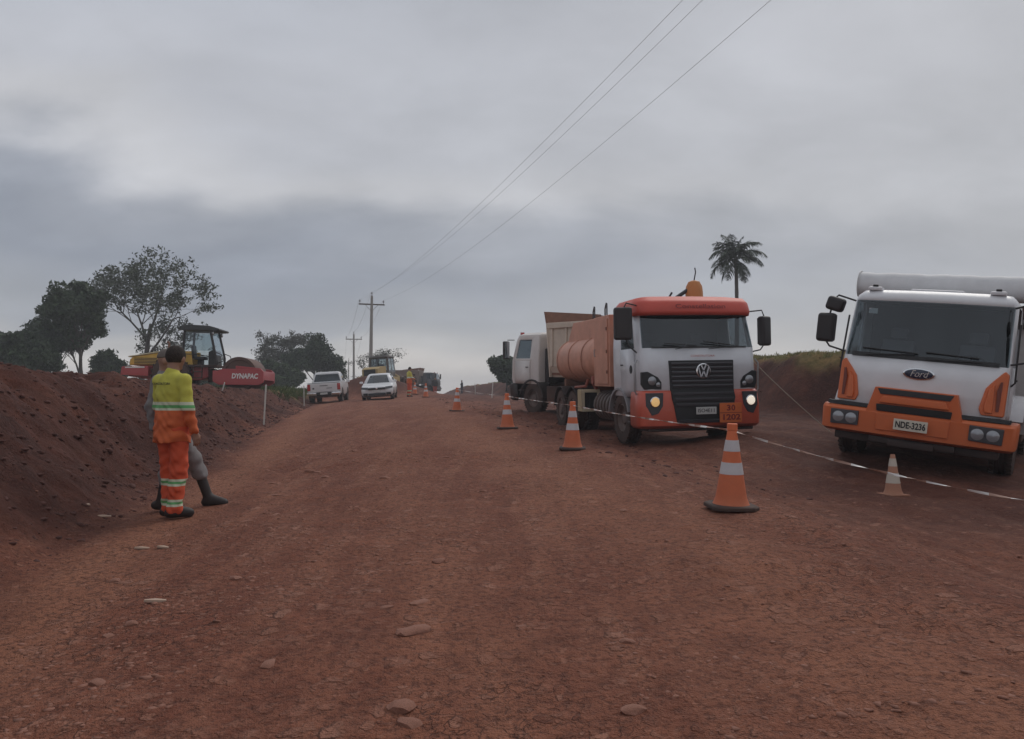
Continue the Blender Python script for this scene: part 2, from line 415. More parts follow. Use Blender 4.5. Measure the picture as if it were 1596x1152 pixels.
# ------------------------------------------------------------------ soil material (zone masks + procedural grain)
def soil_mat():
    m = bpy.data.materials.new('red_soil'); m.use_nodes = True
    n, l = m.node_tree.nodes, m.node_tree.links
    b = n['Principled BSDF']; b.inputs['Roughness'].default_value = 0.88; b.inputs['Specular IOR Level'].default_value = 0.3
    tcn = n.new('ShaderNodeTexCoord')
    at = n.new('ShaderNodeAttribute'); at.attribute_name = 'zone'
    sp = n.new('ShaderNodeSeparateColor'); l.new(at.outputs['Color'], sp.inputs[0])
    def noise(scale, detail, rough, vec=None, dist=0):
        q = n.new('ShaderNodeTexNoise'); q.inputs['Scale'].default_value = scale; q.inputs['Detail'].default_value = detail; q.inputs['Roughness'].default_value = rough; q.inputs['Distortion'].default_value = dist
        l.new(vec or tcn.outputs['Object'], q.inputs['Vector']); return q.outputs[0]
    def rng_(x, a, b_, c=0.0, d=1.0):
        q = n.new('ShaderNodeMapRange'); q.inputs[1].default_value = a; q.inputs[2].default_value = b_; q.inputs[3].default_value = c; q.inputs[4].default_value = d; l.new(x, q.inputs[0]); return q.outputs[0]
    def mix(f, a, b_):
        q = n.new('ShaderNodeMix'); q.data_type = 'RGBA'
        for x, i in ((f, 0), (a, 6), (b_, 7)):
            if isinstance(x, tuple): q.inputs[i].default_value = (*x, 1)
            elif isinstance(x, float): q.inputs[i].default_value = x
            else: l.new(x, q.inputs[i])
        return q.outputs[2]
    def mul(a, b_):
        q = n.new('ShaderNodeMath'); q.operation = 'MULTIPLY'; q.use_clamp = True; l.new(a, q.inputs[0])
        if isinstance(b_, float): q.inputs[1].default_value = b_
        else: l.new(b_, q.inputs[1])
        return q.outputs[0]
    # streaks drawn out along the road by the wheels
    mp = n.new('ShaderNodeMapping'); mp.inputs['Rotation'].default_value = (0, 0, R(-11.3)); mp.inputs['Scale'].default_value = (1.6, .22, 1); l.new(tcn.outputs['Object'], mp.inputs[0])
    n_str = noise(2.2, 4, .58, mp.outputs[0])
    n_big = noise(.55, 3, .55); n_mid = noise(3.1, 6, .66, None, .4); n_fine = noise(24, 4, .7); n_grit = noise(95, 2, .6)
    col = mix(rng_(n_mid, .33, .68), (.108, .043, .029), (.198, .089, .058))
    col = mix(mul(rng_(n_big, .42, .66), .6), col, (.165, .062, .040))
    col = mix(mul(rng_(n_str, .46, .66), .5), col, (.265, .142, .098))
    col = mix(mul(sp.outputs[1], rng_(n_mid, .2, .7, .55, 1.0)), col, (.262, .140, .092))
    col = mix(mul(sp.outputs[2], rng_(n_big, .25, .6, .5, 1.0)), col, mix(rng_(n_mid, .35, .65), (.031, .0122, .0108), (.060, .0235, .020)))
    # pale crushed-stone flecks and dark crumbs
    vo = n.new('ShaderNodeTexVoronoi'); vo.inputs['Scale'].default_value = 17; l.new(tcn.outputs['Object'], vo.inputs['Vector'])
    fleck = mul(mul(rng_(vo.outputs['Distance'], .26, .16), rng_(n_mid, .54, .72)), rng_(sp.outputs[2], 0, 1, 1.0, .15))
    col = mix(mul(fleck, .5), col, (.33, .215, .17))
    col = mix(mul(rng_(n_fine, .52, .38), .68), col, (.062, .026, .019))
    col = mix(mul(mul(rng_(n_grit, .58, .75), .35), rng_(sp.outputs[2], 0, 1, 1.0, .3)), col, (.30, .17, .125))
    # flat stones rolled into the surface: each its own shade, soil in between
    def stones(scale, lo, hi, mask, amt):
        v = n.new('ShaderNodeTexVoronoi'); v.inputs['Scale'].default_value = scale; l.new(wv0.outputs[0], v.inputs['Vector'])
        sc2 = n.new('ShaderNodeSeparateColor'); l.new(v.outputs['Color'], sc2.inputs[0])
        return mul(mul(rng_(v.outputs['Distance'], .42, .30), rng_(sc2.outputs[0], lo, hi)), mul(mask, amt)), sc2.outputs[1]
    nv0 = n.new('ShaderNodeTexNoise'); nv0.inputs['Scale'].default_value = 11; nv0.inputs['Detail'].default_value = 3; l.new(tcn.outputs['Object'], nv0.inputs['Vector'])
    sv0 = n.new('ShaderNodeVectorMath'); sv0.operation = 'SCALE'; sv0.inputs['Scale'].default_value = .16; l.new(nv0.outputs['Color'], sv0.inputs[0])
    wv0 = n.new('ShaderNodeVectorMath'); wv0.operation = 'ADD'; l.new(tcn.outputs['Object'], wv0.inputs[0]); l.new(sv0.outputs[0], wv0.inputs[1])
    off_dark = rng_(sp.outputs[2], 0, 1, 1.0, .12); m1 = mul(rng_(n_str, .40, .62, .15, 1.0), off_dark); m2 = mul(rng_(n_big, .38, .62, .25, 1.0), off_dark)
    f1, g1 = stones(6.5, .40, .75, m1, .85); f2, g2 = stones(14, .30, .75, m2, .85); f3, g3 = stones(31, .3, .8, m1, .75)
    for f_, g_, ca, cb in ((f1, g1, (.21, .115, .085), (.30, .185, .15)), (f2, g2, (.10, .040, .027), (.30, .18, .14)), (f3, g3, (.075, .030, .022), (.33, .20, .155))):
        col = mix(f_, col, mix(g_, ca, cb))
    # drying cracks
    vc = n.new('ShaderNodeTexVoronoi'); vc.feature = 'DISTANCE_TO_EDGE'; vc.inputs['Scale'].default_value = 8.5
    wv = n.new('ShaderNodeVectorMath'); wv.operation = 'ADD'
    nv = n.new('ShaderNodeTexNoise'); nv.inputs['Scale'].default_value = 7; nv.inputs['Detail'].default_value = 4; l.new(tcn.outputs['Object'], nv.inputs['Vector'])
    sv = n.new('ShaderNodeVectorMath'); sv.operation = 'SCALE'; sv.inputs['Scale'].default_value = .22; l.new(nv.outputs['Color'], sv.inputs[0])
    l.new(tcn.outputs['Object'], wv.inputs[0]); l.new(sv.outputs[0], wv.inputs[1]); l.new(wv.outputs[0], vc.inputs['Vector'])
    crack = mul(rng_(vc.outputs['Distance'], .035, .006), mul(rng_(n_big, .47, .62), rng_(n_mid, .38, .56)))
    inv = n.new('ShaderNodeMath'); inv.operation = 'SUBTRACT'; inv.inputs[0].default_value = 1.0; l.new(sp.outputs[0], inv.inputs[1])
    crack = mul(crack, inv.outputs[0])
    col = mix(mul(crack, .55), col, (.06, .026, .019))
    grass = mix(rng_(n_mid, .35, .65), (.075, .085, .028), (.20, .165, .075))
    col = mix(mul(sp.outputs[0], 1.0), col, grass)
    tint = n.new('ShaderNodeVectorMath'); tint.operation = 'MULTIPLY'; tint.inputs[1].default_value = (1.44, 1.12, .97); l.new(col, tint.inputs[0])
    l.new(tint.outputs[0], b.inputs['Base Color'])
    hsum = n.new('ShaderNodeMath'); hsum.operation = 'ADD'; l.new(mul(n_fine, .75), hsum.inputs[0]); l.new(mul(n_grit, .3), hsum.inputs[1])
    h2 = n.new('ShaderNodeMath'); h2.operation = 'SUBTRACT'; l.new(hsum.outputs[0], h2.inputs[0]); l.new(mul(crack, .5), h2.inputs[1])
    h3 = n.new('ShaderNodeMath'); h3.operation = 'ADD'; l.new(h2.outputs[0], h3.inputs[0]); l.new(mul(n_mid, .9), h3.inputs[1])
    bp = n.new('ShaderNodeBump'); bp.inputs['Strength'].default_value = 1.0; bp.inputs['Distance'].default_value = 0.06
    h4 = n.new('ShaderNodeMath'); h4.operation = 'ADD'; l.new(h3.outputs[0], h4.inputs[0]); l.new(mul(f2, .6), h4.inputs[1])
    h5 = n.new('ShaderNodeMath'); h5.operation = 'ADD'; l.new(h4.outputs[0], h5.inputs[0]); l.new(mul(f1, .9), h5.inputs[1])
    l.new(h5.outputs[0], bp.inputs['Height']); l.new(bp.outputs[0], b.inputs['Normal'])
    return m
SOIL = soil_mat()
MATS['red_soil'] = SOIL

def terrain(name, d0, d1, s0=None, s1=None):
    D = dd[(dd >= d0 - 1e-6) & (dd <= d1 + 1e-6)]
    S = ss if s0 is None else ss[(ss >= s0 - 1e-6) & (ss <= s1 + 1e-6)]
    gd, gs = np.meshgrid(D, S); X, Y = XY(gd, gs)
    Z = height(X, Y)
    nr, nc = gd.shape
    co = np.stack([X, Y, Z], -1).reshape(-1, 3)
    idx = np.arange(nr * nc).reshape(nr, nc)
    q = np.stack([idx[:-1, :-1], idx[:-1, 1:], idx[1:, 1:], idx[1:, :-1]], -1).reshape(-1, 4)
    me = bpy.data.meshes.new(name)
    me.vertices.add(len(co)); me.vertices.foreach_set('co', co.ravel())
    me.loops.add(q.size); me.loops.foreach_set('vertex_index', q.ravel())
    me.polygons.add(len(q)); me.polygons.foreach_set('loop_start', np.arange(0, q.size, 4)); me.polygons.foreach_set('loop_total', np.full(len(q), 4))
    me.polygons.foreach_set('use_smooth', np.ones(len(q), bool))
    me.update(); me.validate()
    # zone masks: R grass, G worn tan wheel track, B dark cut soil, plus shade around the trucks painted in
    nz = fbm(X * .5, Y * .5, 3, 101)
    g = sst(6.5, 9.5, -gd + 2 * nz) + sst(16.7, 17.2, gd + 2.0 * sst(19, 24, gs) + .9 * nz)
    g = np.clip(g + sst(2.6, 4.4, -gd + nz) * sst(38, 42, gs + 3 * nz), 0, 1)
    g = np.maximum(g, sst(125, 150, gs))
    tr = np.exp(-((gd + 1.75 + .2 * np.sin(gs * .25)) / .42) ** 2) + .75 * np.exp(-((gd - 2.3) / .8) ** 2) + .5 * np.exp(-((gd - .6) / .45) ** 2)
    tr = np.clip(tr * (.75 + .8 * fbm(gd * .8, gs * .2, 3, 111)), 0, 1)
    soil_and_shade = np.clip(sst(2.0, 2.9, -gd + .6 * nz) + sst(3.2, 7.4, gd + 2.2 * nz + 1.2 * fbm(gd * 1.6, gs * .5, 3, 131)) * .72 + .28 * sst(9, 13, gd) + sst(14, 15.5, gd), 0, 1)  # dark banks and churned verge; right side also paints shade under the trucks
    heap = np.exp(-(((X + 9.3) / 4.0) ** 2 + ((Y - 52.5) / 3.2) ** 2) ** 2); soil_and_shade = np.maximum(soil_and_shade, heap); tr = tr * (1 - heap)
    ca = me.color_attributes.new('zone', 'FLOAT_COLOR', 'POINT')
    ca.data.foreach_set('color', np.stack([g, tr * (1 - soil_and_shade), soil_and_shade, np.ones_like(g)], -1).ravel().astype(np.float32))
    me.materials.append(SOIL)
    o = bpy.data.objects.new(name, me); C.objects.link(o); o['kind'] = 'structure'
    return o
def snapd(v): return float(dd[np.argmin(abs(dd - v))])
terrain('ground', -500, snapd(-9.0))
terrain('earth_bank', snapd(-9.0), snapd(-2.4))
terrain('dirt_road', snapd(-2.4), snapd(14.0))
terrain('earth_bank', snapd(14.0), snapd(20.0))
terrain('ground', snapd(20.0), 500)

# ================================================================== vehicles
WHITE = M('white_paint', (.66, .68, .72), .35, 0, .14, (.3, 1.8, .65), .04, coat=.4)
FWHITE = M('white_cab_paint', (.74, .745, .77), .35, 0, .12, (.3, 1.5, .6), .04, coat=.4)
RED = M('red_orange_paint', (.62, .092, .045), .38, 0, .14, (.2, 1.1, .35), .06, coat=.4)
VISOR = M('red_visor_paint', (.60, .080, .055), .45, 0, .12, None, .06)
FORANGE = M('bright_orange_bumper', (.66, .145, .038), .4, 0, .10, (.3, 1.0, .4), .06)
TANKO = M('faded_orange_tank', (.66, .31, .21), .45, 0, .24, (1.2, 2.2, .4), .14)
CREAM = M('dusty_cream_paint', (.68, .59, .49), .55, 0, .28, (.8, 2.2, .5), .1)
RUST = M('rusty_steel', (.20, .095, .062), .85, .1, .4, None, .25, 5)
BLACK = M('black_plastic', (.016, .017, .020), .5, 0, .07, (.2, 1.3, .25), .15)
GRILLE = M('charcoal_grille', (.050, .053, .062), .42, 0, .05, None, .1)
CHASSIS = M('dusty_chassis', (.022, .021, .022), .75, .2, .32, (.2, 1.2, .6), .2)
RUBBER = M('dusty_rubber', (.020, .019, .019), .85, 0, .36, None, .2, 8, .2)
RIM = M('dusty_rim', (.16, .15, .145), .55, .5, .55, None, .15)
CHROME = M('chrome', (.72, .73, .75), .18, 1.0)
STEEL = M('galvanised_steel', (.36, .37, .38), .45, .8, .15)
SEATM = M('dark_cloth', (.03, .032, .036), .9)
SEATG = M('grey_cloth', (.16, .16, .17), .9)
LENS = M('lamp_lens', (.33, .34, .36), .12, .35)
LAMPA = M('lit_amber_lamp', (.7, .45, .2), .2, 0, emit=(1.0, .62, .25), es=.32)
LAMPW = M('lit_white_lamp', (.8, .75, .65), .2, 0, emit=(1.0, .88, .72), es=.50)
REDL = M('red_lens', (.38, .02, .018), .2, coat=.5)
PLATE = M('pale_plate', (.56, .57, .56), .5, 0, .08)
PLATEW = M('cream_plate', (.66, .62, .52), .5, 0, .08)
HAZ = M('hazard_orange', (.70, .17, .045), .5, 0, .08)
INK = M('black_ink', (.018, .018, .020), .6)
INKR = M('red_ink', (.50, .12, .09), .6)
INKW = M('white_ink', (.72, .70, .68), .5)
INKD = M('dark_red_ink', (.22, .03, .03), .6)
GLASS = glass_mat('tinted_glass', (.56, .64, .66), .075)
GLASSD = glass_mat('dark_glass', (.16, .18, .2))
MIRR = M('mirror_glass', (.5, .53, .56), .05, 1.0)

_wm = {}
def wheel(root, x, y, Rr, Wd, dish=0.05, z=None, big=False):
    """tyre with ribbed tread and lugs, rim as its sub-part; x sign gives the outer side"""
    sg = 1 if x >= 0 else -1
    key = (round(Rr, 3), round(Wd, 3), sg, big, dish)
    if key not in _wm:
        h = Wd / 2; ri = Rr * (.56 if not big else .5)
        t = MB()
        pr = [(ri, -h * .80), (ri * 1.08, -h * .97), (Rr * .84, -h), (Rr * .95, -h * .93), (Rr * .985, -h * .78)]
        for q in (-.42, 0, .42):
            pr += [(Rr * .99, h * (q - .13)), (Rr * .955, h * (q - .10)), (Rr * .955, h * (q + .10)), (Rr * .99, h * (q + .13))]
        pr += [(Rr * .985, h * .78), (Rr * .95, h * .93), (Rr * .84, h), (ri * 1.08, h * .97), (ri, h * .80)]
        t.lathe(pr, 36, 'x', cap=False)
        nl = 34 if not big else 20
        for k in range(nl):
            for sd in (-1, 1):
                a = 2 * math.pi * (k + (.5 if sd > 0 else 0)) / nl
                T = Matrix.Rotation(a, 4, 'X') @ Matrix.Translation((sd * h * .74, 0, Rr * .975)) @ Matrix.Rotation(sd * (.25 if not big else .6), 4, 'Z')
                t.box(-h * (.22 if not big else .42), h * (.22 if not big else .30), -Rr * .035, Rr * .035, -.02, .028 * (2 if big else 1), T)
        tm = t.mesh('wheel'); tm.materials.append(RUBBER)
        r = MB()
        pr = [(ri * 1.02, sg * h * .80), (ri * .96, sg * h * .88), (ri * .93, sg * h * .66), (ri * .86, sg * (h * .66 - dish)), (ri * .60, sg * (h * .5 - dish)), (ri * .42, sg * (h * .62 - dish)), (ri * .40, sg * (h * .86 - dish)), (ri * .26, sg * (h * .92 - dish)), (.001, sg * (h * .92 - dish))]
        r.lathe(pr, 28, 'x', cap=False)
        r.lathe([(ri * 1.02, -sg * h * .80), (ri * .5, -sg * h * .3), (.001, -sg * h * .3)], 20, 'x', cap=False)
        for k in range(10):
            a = 2 * math.pi * k / 10
            r.lathe([(ri * .045, sg * (h * .5 - dish)), (ri * .045, sg * (h * .78 - dish)), (.001, sg * (h * .78 - dish))], 6, 'x', c=(0, ri * .51 * math.cos(a), ri * .51 * math.sin(a)), cap=False)
        rm = r.mesh('rim'); rm.materials.append(RIM)
        _wm[key] = (tm, rm)
    tm, rm = _wm[key]
    o = link(bpy.data.objects.new('wheel', tm), root); o.location = (x, y, Rr * .985 if z is None else z)
    o.rotation_euler = (random.uniform(0, 6), 0, 0)
    link(bpy.data.objects.new('rim', rm), o)
    return o

def settle(root, X, Y, th, wb, track, y0, sink=0.015):
    """stand a vehicle on the ground by its four wheels (front axle y0, rear axle y0+wb in its own frame)"""
    c, s = math.cos(th), math.sin(th)
    P = lambda x, y: (X + c * x - s * y, Y + s * x + c * y)
    q = {(i, j): HB(*P(i * track / 2, y0 + j * wb)) for i in (-1, 1) for j in (0, 1)}
    zf = (q[-1, 0] + q[1, 0]) / 2; zr = (q[-1, 1] + q[1, 1]) / 2
    pitch = math.atan2(zr - zf, wb); roll = math.atan2((q[1, 0] + q[1, 1] - q[-1, 0] - q[-1, 1]) / 2, track)
    z0 = zf - (zr - zf) / wb * y0
    root.matrix_world = Matrix.Translation((X, Y, z0 - sink)) @ Matrix.Rotation(th, 4, 'Z') @ Matrix.Rotation(pitch, 4, 'X') @ Matrix.Rotation(-roll, 4, 'Y')
    return root

def mirror(root, x, y, z, w, h, dp, arms, name='side_mirror', yaw=0.0, small=None):
    sg = 1 if x > 0 else -1
    T = Matrix.Translation((x, y, z)) @ Matrix.Rotation(yaw, 4, 'Z')
    m = MB().box(-w / 2, w / 2, -dp / 2, dp / 2, -h / 2, h / 2, T)
    if small:
        T2 = Matrix.Translation((x + small[0], y, z + small[1])) @ Matrix.Rotation(yaw, 4, 'Z') @ Matrix.Rotation(small[2], 4, 'Y')
        m.box(-w * .5, w * .5, -dp * .5, dp * .5, -h * .24, h * .24, T2)
    o = m.build(name, BLACK, root, bevel=min(w, dp) * .3, seg=3)
    g = MB().box(-w * .42, w * .42, dp / 2 + .001, dp / 2 + .006, -h * .44, h * .44, T).build('mirror_glass', MIRR, o)
    for path in arms: MB().tube(path, .014, 8).build('mirror_arm', BLACK, o)
    return o

def chassis(root, y0, y1, z=.82, half=.40):
    m = MB()
    for s in (-1, 1):
        m.box(s * half - .04, s * half + .04, y0, y1, z, z + .24)
    for k in range(5):
        y = y0 + (y1 - y0) * (k + .5) / 5; m.box(-half, half, y - .05, y + .05, z + .02, z + .18)
    return m.build('chassis_frame', CHASSIS, root, bevel=.008)

def axle(root, y, half, z=.5):
    MB().lathe([(.07, -half), (.07, half)], 12, 'x', c=(0, y, z)).lathe([(.08, -.2), (.2, -.1), (.22, 0), (.2, .1), (.08, .2)], 14, 'x', c=(0, y, z)).build('axle', CHASSIS, root)

def fender(root, x0, x1, y, z, r, a0, a1, mat=BLACK, th=.03, name='fender'):
    m = MB(); ring = []
    n = 12
    poly = []
    for k in range(n + 1):
        a = a0 + (a1 - a0) * k / n; poly.append((y + r * math.cos(a), z + r * math.sin(a)))
    for k in range(n, -1, -1):
        a = a0 + (a1 - a0) * k / n; poly.append((y + (r + th) * math.cos(a), z + (r + th) * math.sin(a)))
    for k in range(n):
        q = [poly[k], poly[k + 1], poly[2 * n - k], poly[2 * n + 1 - k]]
        m.add([(x, p[0], p[1]) for x in (x0, x1) for p in q], [(0, 1, 2, 3), (7, 6, 5, 4), (0, 4, 5, 1), (2, 6, 7, 3)] + ([(0, 3, 7, 4)] if k == 0 else []) + ([(1, 5, 6, 2)] if k == n - 1 else []))
    # outer lip
    return m.build(name, mat, root, bevel=.006)

def interior(root, y0, y1, w, zf, zs, zd, seat=SEATM, wheel_side=1):
    """dashboard, seats and steering wheel seen through the glass"""
    MB().prism([(y0 + .02, zf), (y0 + .05, zd), (y0 + .30, zd + .05), (y0 + .45, zd - .08), (y0 + .38, zf)], 'x', -w + .06, w - .06).build('dashboard', SEATM, root, bevel=.02)
    for s in (-1, 1):
        m = MB().box(s * .55 - .25, s * .55 + .25, y0 + .65, y0 + 1.12, zs, zs + .14)
        m.prism([(y0 + 1.05, zs + .1), (y0 + 1.17, zs + .1), (y0 + 1.27, zs + .74), (y0 + 1.17, zs + .74)], 'x', s * .55 - .24, s * .55 + .24)
        m.prism([(y0 + 1.18, zs + .76), (y0 + 1.26, zs + .76), (y0 + 1.28, zs + .94), (y0 + 1.21, zs + .94)], 'x', s * .55 - .13, s * .55 + .13)
        m.build('seat', seat, root, bevel=.04, seg=2)
    T = Matrix.Translation((wheel_side * .55, y0 + .50, zd + .06)) @ Matrix.Rotation(R(-35), 4, 'X')
    m = MB(); ring = [T @ Vector((.21 * math.cos(a), .21 * math.sin(a), 0)) for a in [2 * math.pi * k / 24 for k in range(25)]]
    m.tube(ring, .016, 6)
    for a in (R(30), R(150), R(270)): m.tube([T @ Vector((0, 0, -.02)), T @ Vector((.2 * math.cos(a), .2 * math.sin(a), 0))], .014, 6)
    m.tube([T @ Vector((0, 0, 0)), T @ Vector((0, .05, -.35))], .03, 8)
    m.build('steering_wheel', BLACK, root)

def wiper(root, pts, name='wiper'):
    m = MB(); m.tube(pts[:2], .008, 6); a, b = Vector(pts[2]), Vector(pts[3]); m.tube([a, b], .012, 6)
    return m.build(name, INK, root)

# ------------------------------------------------------------------ tanker with red bumper
def build_tanker():
    X, Y, th = 3.74, 15.1, R(11.3)
    t = empty('tanker_truck', 'white cab tanker truck with red bumper and visor and a faded orange tank, lamps lit', 'truck')
    kw = dict(rf=.22, rb=.08, breaks=(0, .30, .36, .93, 1.0), nf=8, nc=4, nb=2)
    L = [dict(z=.98, yf=.03, yb=1.75, w=1.20, bow=.05), dict(z=1.12, yf=.0, yb=1.75, w=1.225, bow=.05), dict(z=1.5, yf=.01, yb=1.75, w=1.235, bow=.05),
         dict(z=1.93, yf=.05, yb=1.75, w=1.235, bow=.05), dict(z=2.58, yf=.23, yb=1.75, w=1.205, bow=.06), dict(z=2.70, yf=.26, yb=1.75, w=1.20, bow=.06),
         dict(z=2.86, yf=.30, yb=1.75, w=1.17, bow=.06), dict(z=2.95, yf=.38, yb=1.70, w=1.10, bow=.06), dict(z=2.985, yf=.55, yb=1.6, w=.95, bow=.05)]
    def cl(k, c):
        if k == 3 and (c[0] == 'F' or c in (('FL', 3), ('FL', 2), ('FR', 0), ('FR', 1))): return 'windshield'
        if k == 3 and c in (('L', 2), ('R', 2)): return 'side_window:' + c[0]
        if k >= 4: return 'roof'
        if k in (0, 1, 2) and c in (('L', 2),): return 'door'
        return 'cab_body'
    ps = shell(L, cl, 'roof', 'cab_body', **kw)
    ps['cab_body'].build('cab_body', WHITE, t, solid=.03, ang=50)
    ps['roof'].build('roof', VISOR, t, solid=.03, ang=50)
    d = ps['door'].build('door', WHITE, t, solid=.035, off=.4, ang=50)
    MB().box(-1.27, -1.252, 1.02, 1.16, 1.60, 1.63).build('door_handle', BLACK, d, bevel=.006)
    MB().lathe([(.085, -1.262), (.085, -1.254)], 20, 'x', c=(0, .55, 1.52)).lathe([(.06, -1.266), (.06, -1.255)], 20, 'x', c=(0, .55, 1.52)).build('door_badge', INK, d)
    ps['windshield'].build('windshield', GLASS, t, ang=60)
    for q in 'LR': ps['side_window:' + q].build('side_window', GLASSD, t)
    # black seal round the windscreen
    m = MB()
    def fx(x, z, o=.006):
        f = (z - 1.93) / .65; yf = .05 + .18 * f; bow = .05 + .01 * f
        return (x, yf + bow * (x / 1.0) ** 2 - o, z)
    for z0, z1 in ((1.925, 1.955),):
        m.loft([[fx(x, z0), fx(x, z1), tuple(np.add(fx(x, z1), (0, .02, 0))), tuple(np.add(fx(x, z0), (0, .02, 0)))] for x in np.linspace(-1.0, 1.0, 11)])
    for s in ():
        m.loft([[fx(s * .985, z), fx(s * 1.012, z), tuple(np.add(fx(s * 1.012, z), (0, .02, 0))), tuple(np.add(fx(s * .985, z), (0, .02, 0)))] for z in (1.93, 2.25, 2.58)])
    m.build('windshield_seal', INK, t)
    interior(t, .25, 1.7, 1.15, 1.2, 1.35, 1.86, SEATM, 1)
    MB().box(-1.15, 1.15, .2, 1.7, 1.0, 1.02).box(-1.16, 1.16, 1.66, 1.70, 1.02, 2.7).box(-1.08, 1.08, .40, 1.66, 2.60, 2.63).build('cab_lining', SEATM, t)
    # visor: red sun shield standing proud of the roof front
    kv = dict(rf=.26, rb=.03, breaks=(0, 1.0), nf=8, nc=5, nb=2)
    V = [dict(z=2.575, yf=.12, yb=.95, w=1.235, bow=.08), dict(z=2.66, yf=.095, yb=.95, w=1.245, bow=.08), dict(z=2.83, yf=.16, yb=.95, w=1.23, bow=.08), dict(z=2.93, yf=.25, yb=.95, w=1.17, bow=.07)]
    v = shell(V, lambda k, c: 'v' if c[0] in ('F', 'FL', 'FR', 'L', 'R') else None, None, **kv)['v'].build('sun_visor', VISOR, t, solid=.02, ang=50)
    MB().add([(x, .125 + .08 * (x / .98) ** 2, 2.572) for x in np.linspace(-1.0, 1.0, 9)] + [(x, .34, 2.572) for x in np.linspace(1.0, -1.0, 9)], [tuple(range(18))]).build('visor_underside', INK, v, solid=.01)
    text('Constellation', .13, INKD, v, (.05, .112, 2.745), (R(90 - 20), 0, 0), width=1.05)
    # bumper
    kb = dict(rf=.20, rb=.03, breaks=(0, 1.0), nf=8, nc=5, nb=2)
    B = [dict(z=.36, yf=-.02, yb=.55, w=1.24, bow=.06), dict(z=.42, yf=-.08, yb=.60, w=1.275, bow=.06), dict(z=.80, yf=-.09, yb=.62, w=1.275, bow=.06), dict(z=1.06, yf=-.04, yb=.62, w=1.25, bow=.05), dict(z=1.10, yf=-.01, yb=.60, w=1.23, bow=.05)]
    bp = shell(B, lambda k, c: 'b' if c[0] not in ('B', 'BL', 'BR') else None, None, **kb)['b'].build('bumper', RED, t, solid=.03, ang=40)
    # grille
    def gw(z): return np.interp(z, [.46, .95, 1.68], [.56, .655, .675])
    m = MB(); zs = [.46, .95, 1.10, 1.68]; ys = [-.10, -.115, -.045, -.012]
    m.loft([[(x, -.0 + yy + .05 * (x / 1.0) ** 2, z) for x in (-gw(z), -gw(z) * .5, 0, gw(z) * .5, gw(z))] + [(gw(z), .08, z), (-gw(z), .08, z)] for z, yy in zip(zs, ys)])
    g = m.build('grille', INK, t, bevel=.006, ang=40)
    for k in range(6):
        z = 1.165 + k * .087
        w = gw(z) - .03; yy = np.interp(z, zs, ys)
        sl = MB().loft([[(x, yy - .035 + .05 * x * x, z + .02), (x, yy - .028 + .05 * x * x, z + .045), (x, yy + .03 + .05 * x * x, z + .040), (x, yy + .03 + .05 * x * x, z - .015), (x, yy - .02 + .05 * x * x, z - .018)] for x in np.linspace(-w, w, 9)])
        sl.build('slat', GRILLE, g, ang=30)
    for k in range(3):
        z = .80 + k * .105
        w = gw(z) - .03; yy = np.interp(z, zs, ys)
        MB().loft([[(x, yy - .03 + .05 * x * x, z + .02), (x, yy - .025 + .05 * x * x, z + .05), (x, yy + .03, z + .045), (x, yy + .03, z - .02), (x, yy - .015 + .05 * x * x, z - .02)] for x in np.linspace(-w, w, 9)]).build('slat', GRILLE, g, ang=30)
    MB().loft([[(x, -.135 + .05 * x * x, .47), (x, -.15 + .05 * x * x, .52), (x, -.10, .53), (x, -.09, .46)] for x in np.linspace(-.55, .55, 7)]).build('slat', GRILLE, g)
    # round emblem
    e = MB().lathe([(.150, -.055), (.150, -.075), (.128, -.080), (.128, -.062)], 40, 'y', c=(0, 0, 1.47), cap=False)
    def stroke(mb, pts, w, y0, y1):
        for (x0, z0), (x1, z1) in zip(pts[:-1], pts[1:]):
            dx, dz = x1 - x0, z1 - z0; L_ = math.hypot(dx, dz); nx, nz = -dz / L_ * w / 2, dx / L_ * w / 2
            mb.prism([(x0 + nx, z0 + nz), (x1 + nx, z1 + nz), (x1 - nx, z1 - nz), (x0 - nx, z0 - nz)], 'y', y0, y1)
    zc = 1.47
    stroke(e, [(-.052, zc + .122), (0, zc + .012), (.052, zc + .122)], .028, -.082, -.062)
    stroke(e, [(-.108, zc + .078), (-.052, zc - .118), (0, zc - .004), (.052, zc - .118), (.108, zc + .078)], .028, -.083, -.063)
    eb = MB().lathe([(.165, -.03), (.165, -.058), (.001, -.062)], 40, 'y', c=(0, 0, 1.47), cap=False).build('emblem', INK, t)
    e.build('emblem_letters', CHROME, eb, ang=30)
    text('CONSTRUTORA', .055, INKR, t, (.02, -.006, 1.765), (R(90 - 4), 0, 0), width=.50)
    # head lamps and fog lamps
    for s in (-1, 1):
        def yy(x): return .03 + .35 * max(0, abs(x) - .98)
        poly = [(s * .83, 1.12), (s * 1.16, 1.12), (s * 1.205, 1.22), (s * 1.205, 1.46), (s * 1.10, 1.47), (s * .90, 1.36), (s * .83, 1.26)]
        m = MB().add([(x, (.075 if abs(x) > 1.15 else -.012 + .05 * (x / 1.0) ** 2), z) for x, z in poly] + [(x, .20, z) for x, z in poly], [tuple(range(7)), tuple(range(13, 6, -1))] + [(i, (i + 1) % 7, 7 + (i + 1) % 7, 7 + i) for i in range(7)])
        h = m.build('headlight', INK, t, bevel=.01)
        MB().lathe([(.085, .0), (.085, -.012), (.06, -.035), (.001, -.045)], 24, 'y', c=(s * 1.02, .035, 1.29), cap=False).build('lens', LENS, h)
        MB().lathe([(.045, .0), (.045, -.012), (.001, -.03)], 18, 'y', c=(s * .905, .02, 1.215), cap=False).build('lens', LENS, h)
        poly = [(s * .83, 1.055), (s * 1.16, 1.055), (s * 1.17, .80), (s * 1.06, .62), (s * .93, .66), (s * .84, .80)]
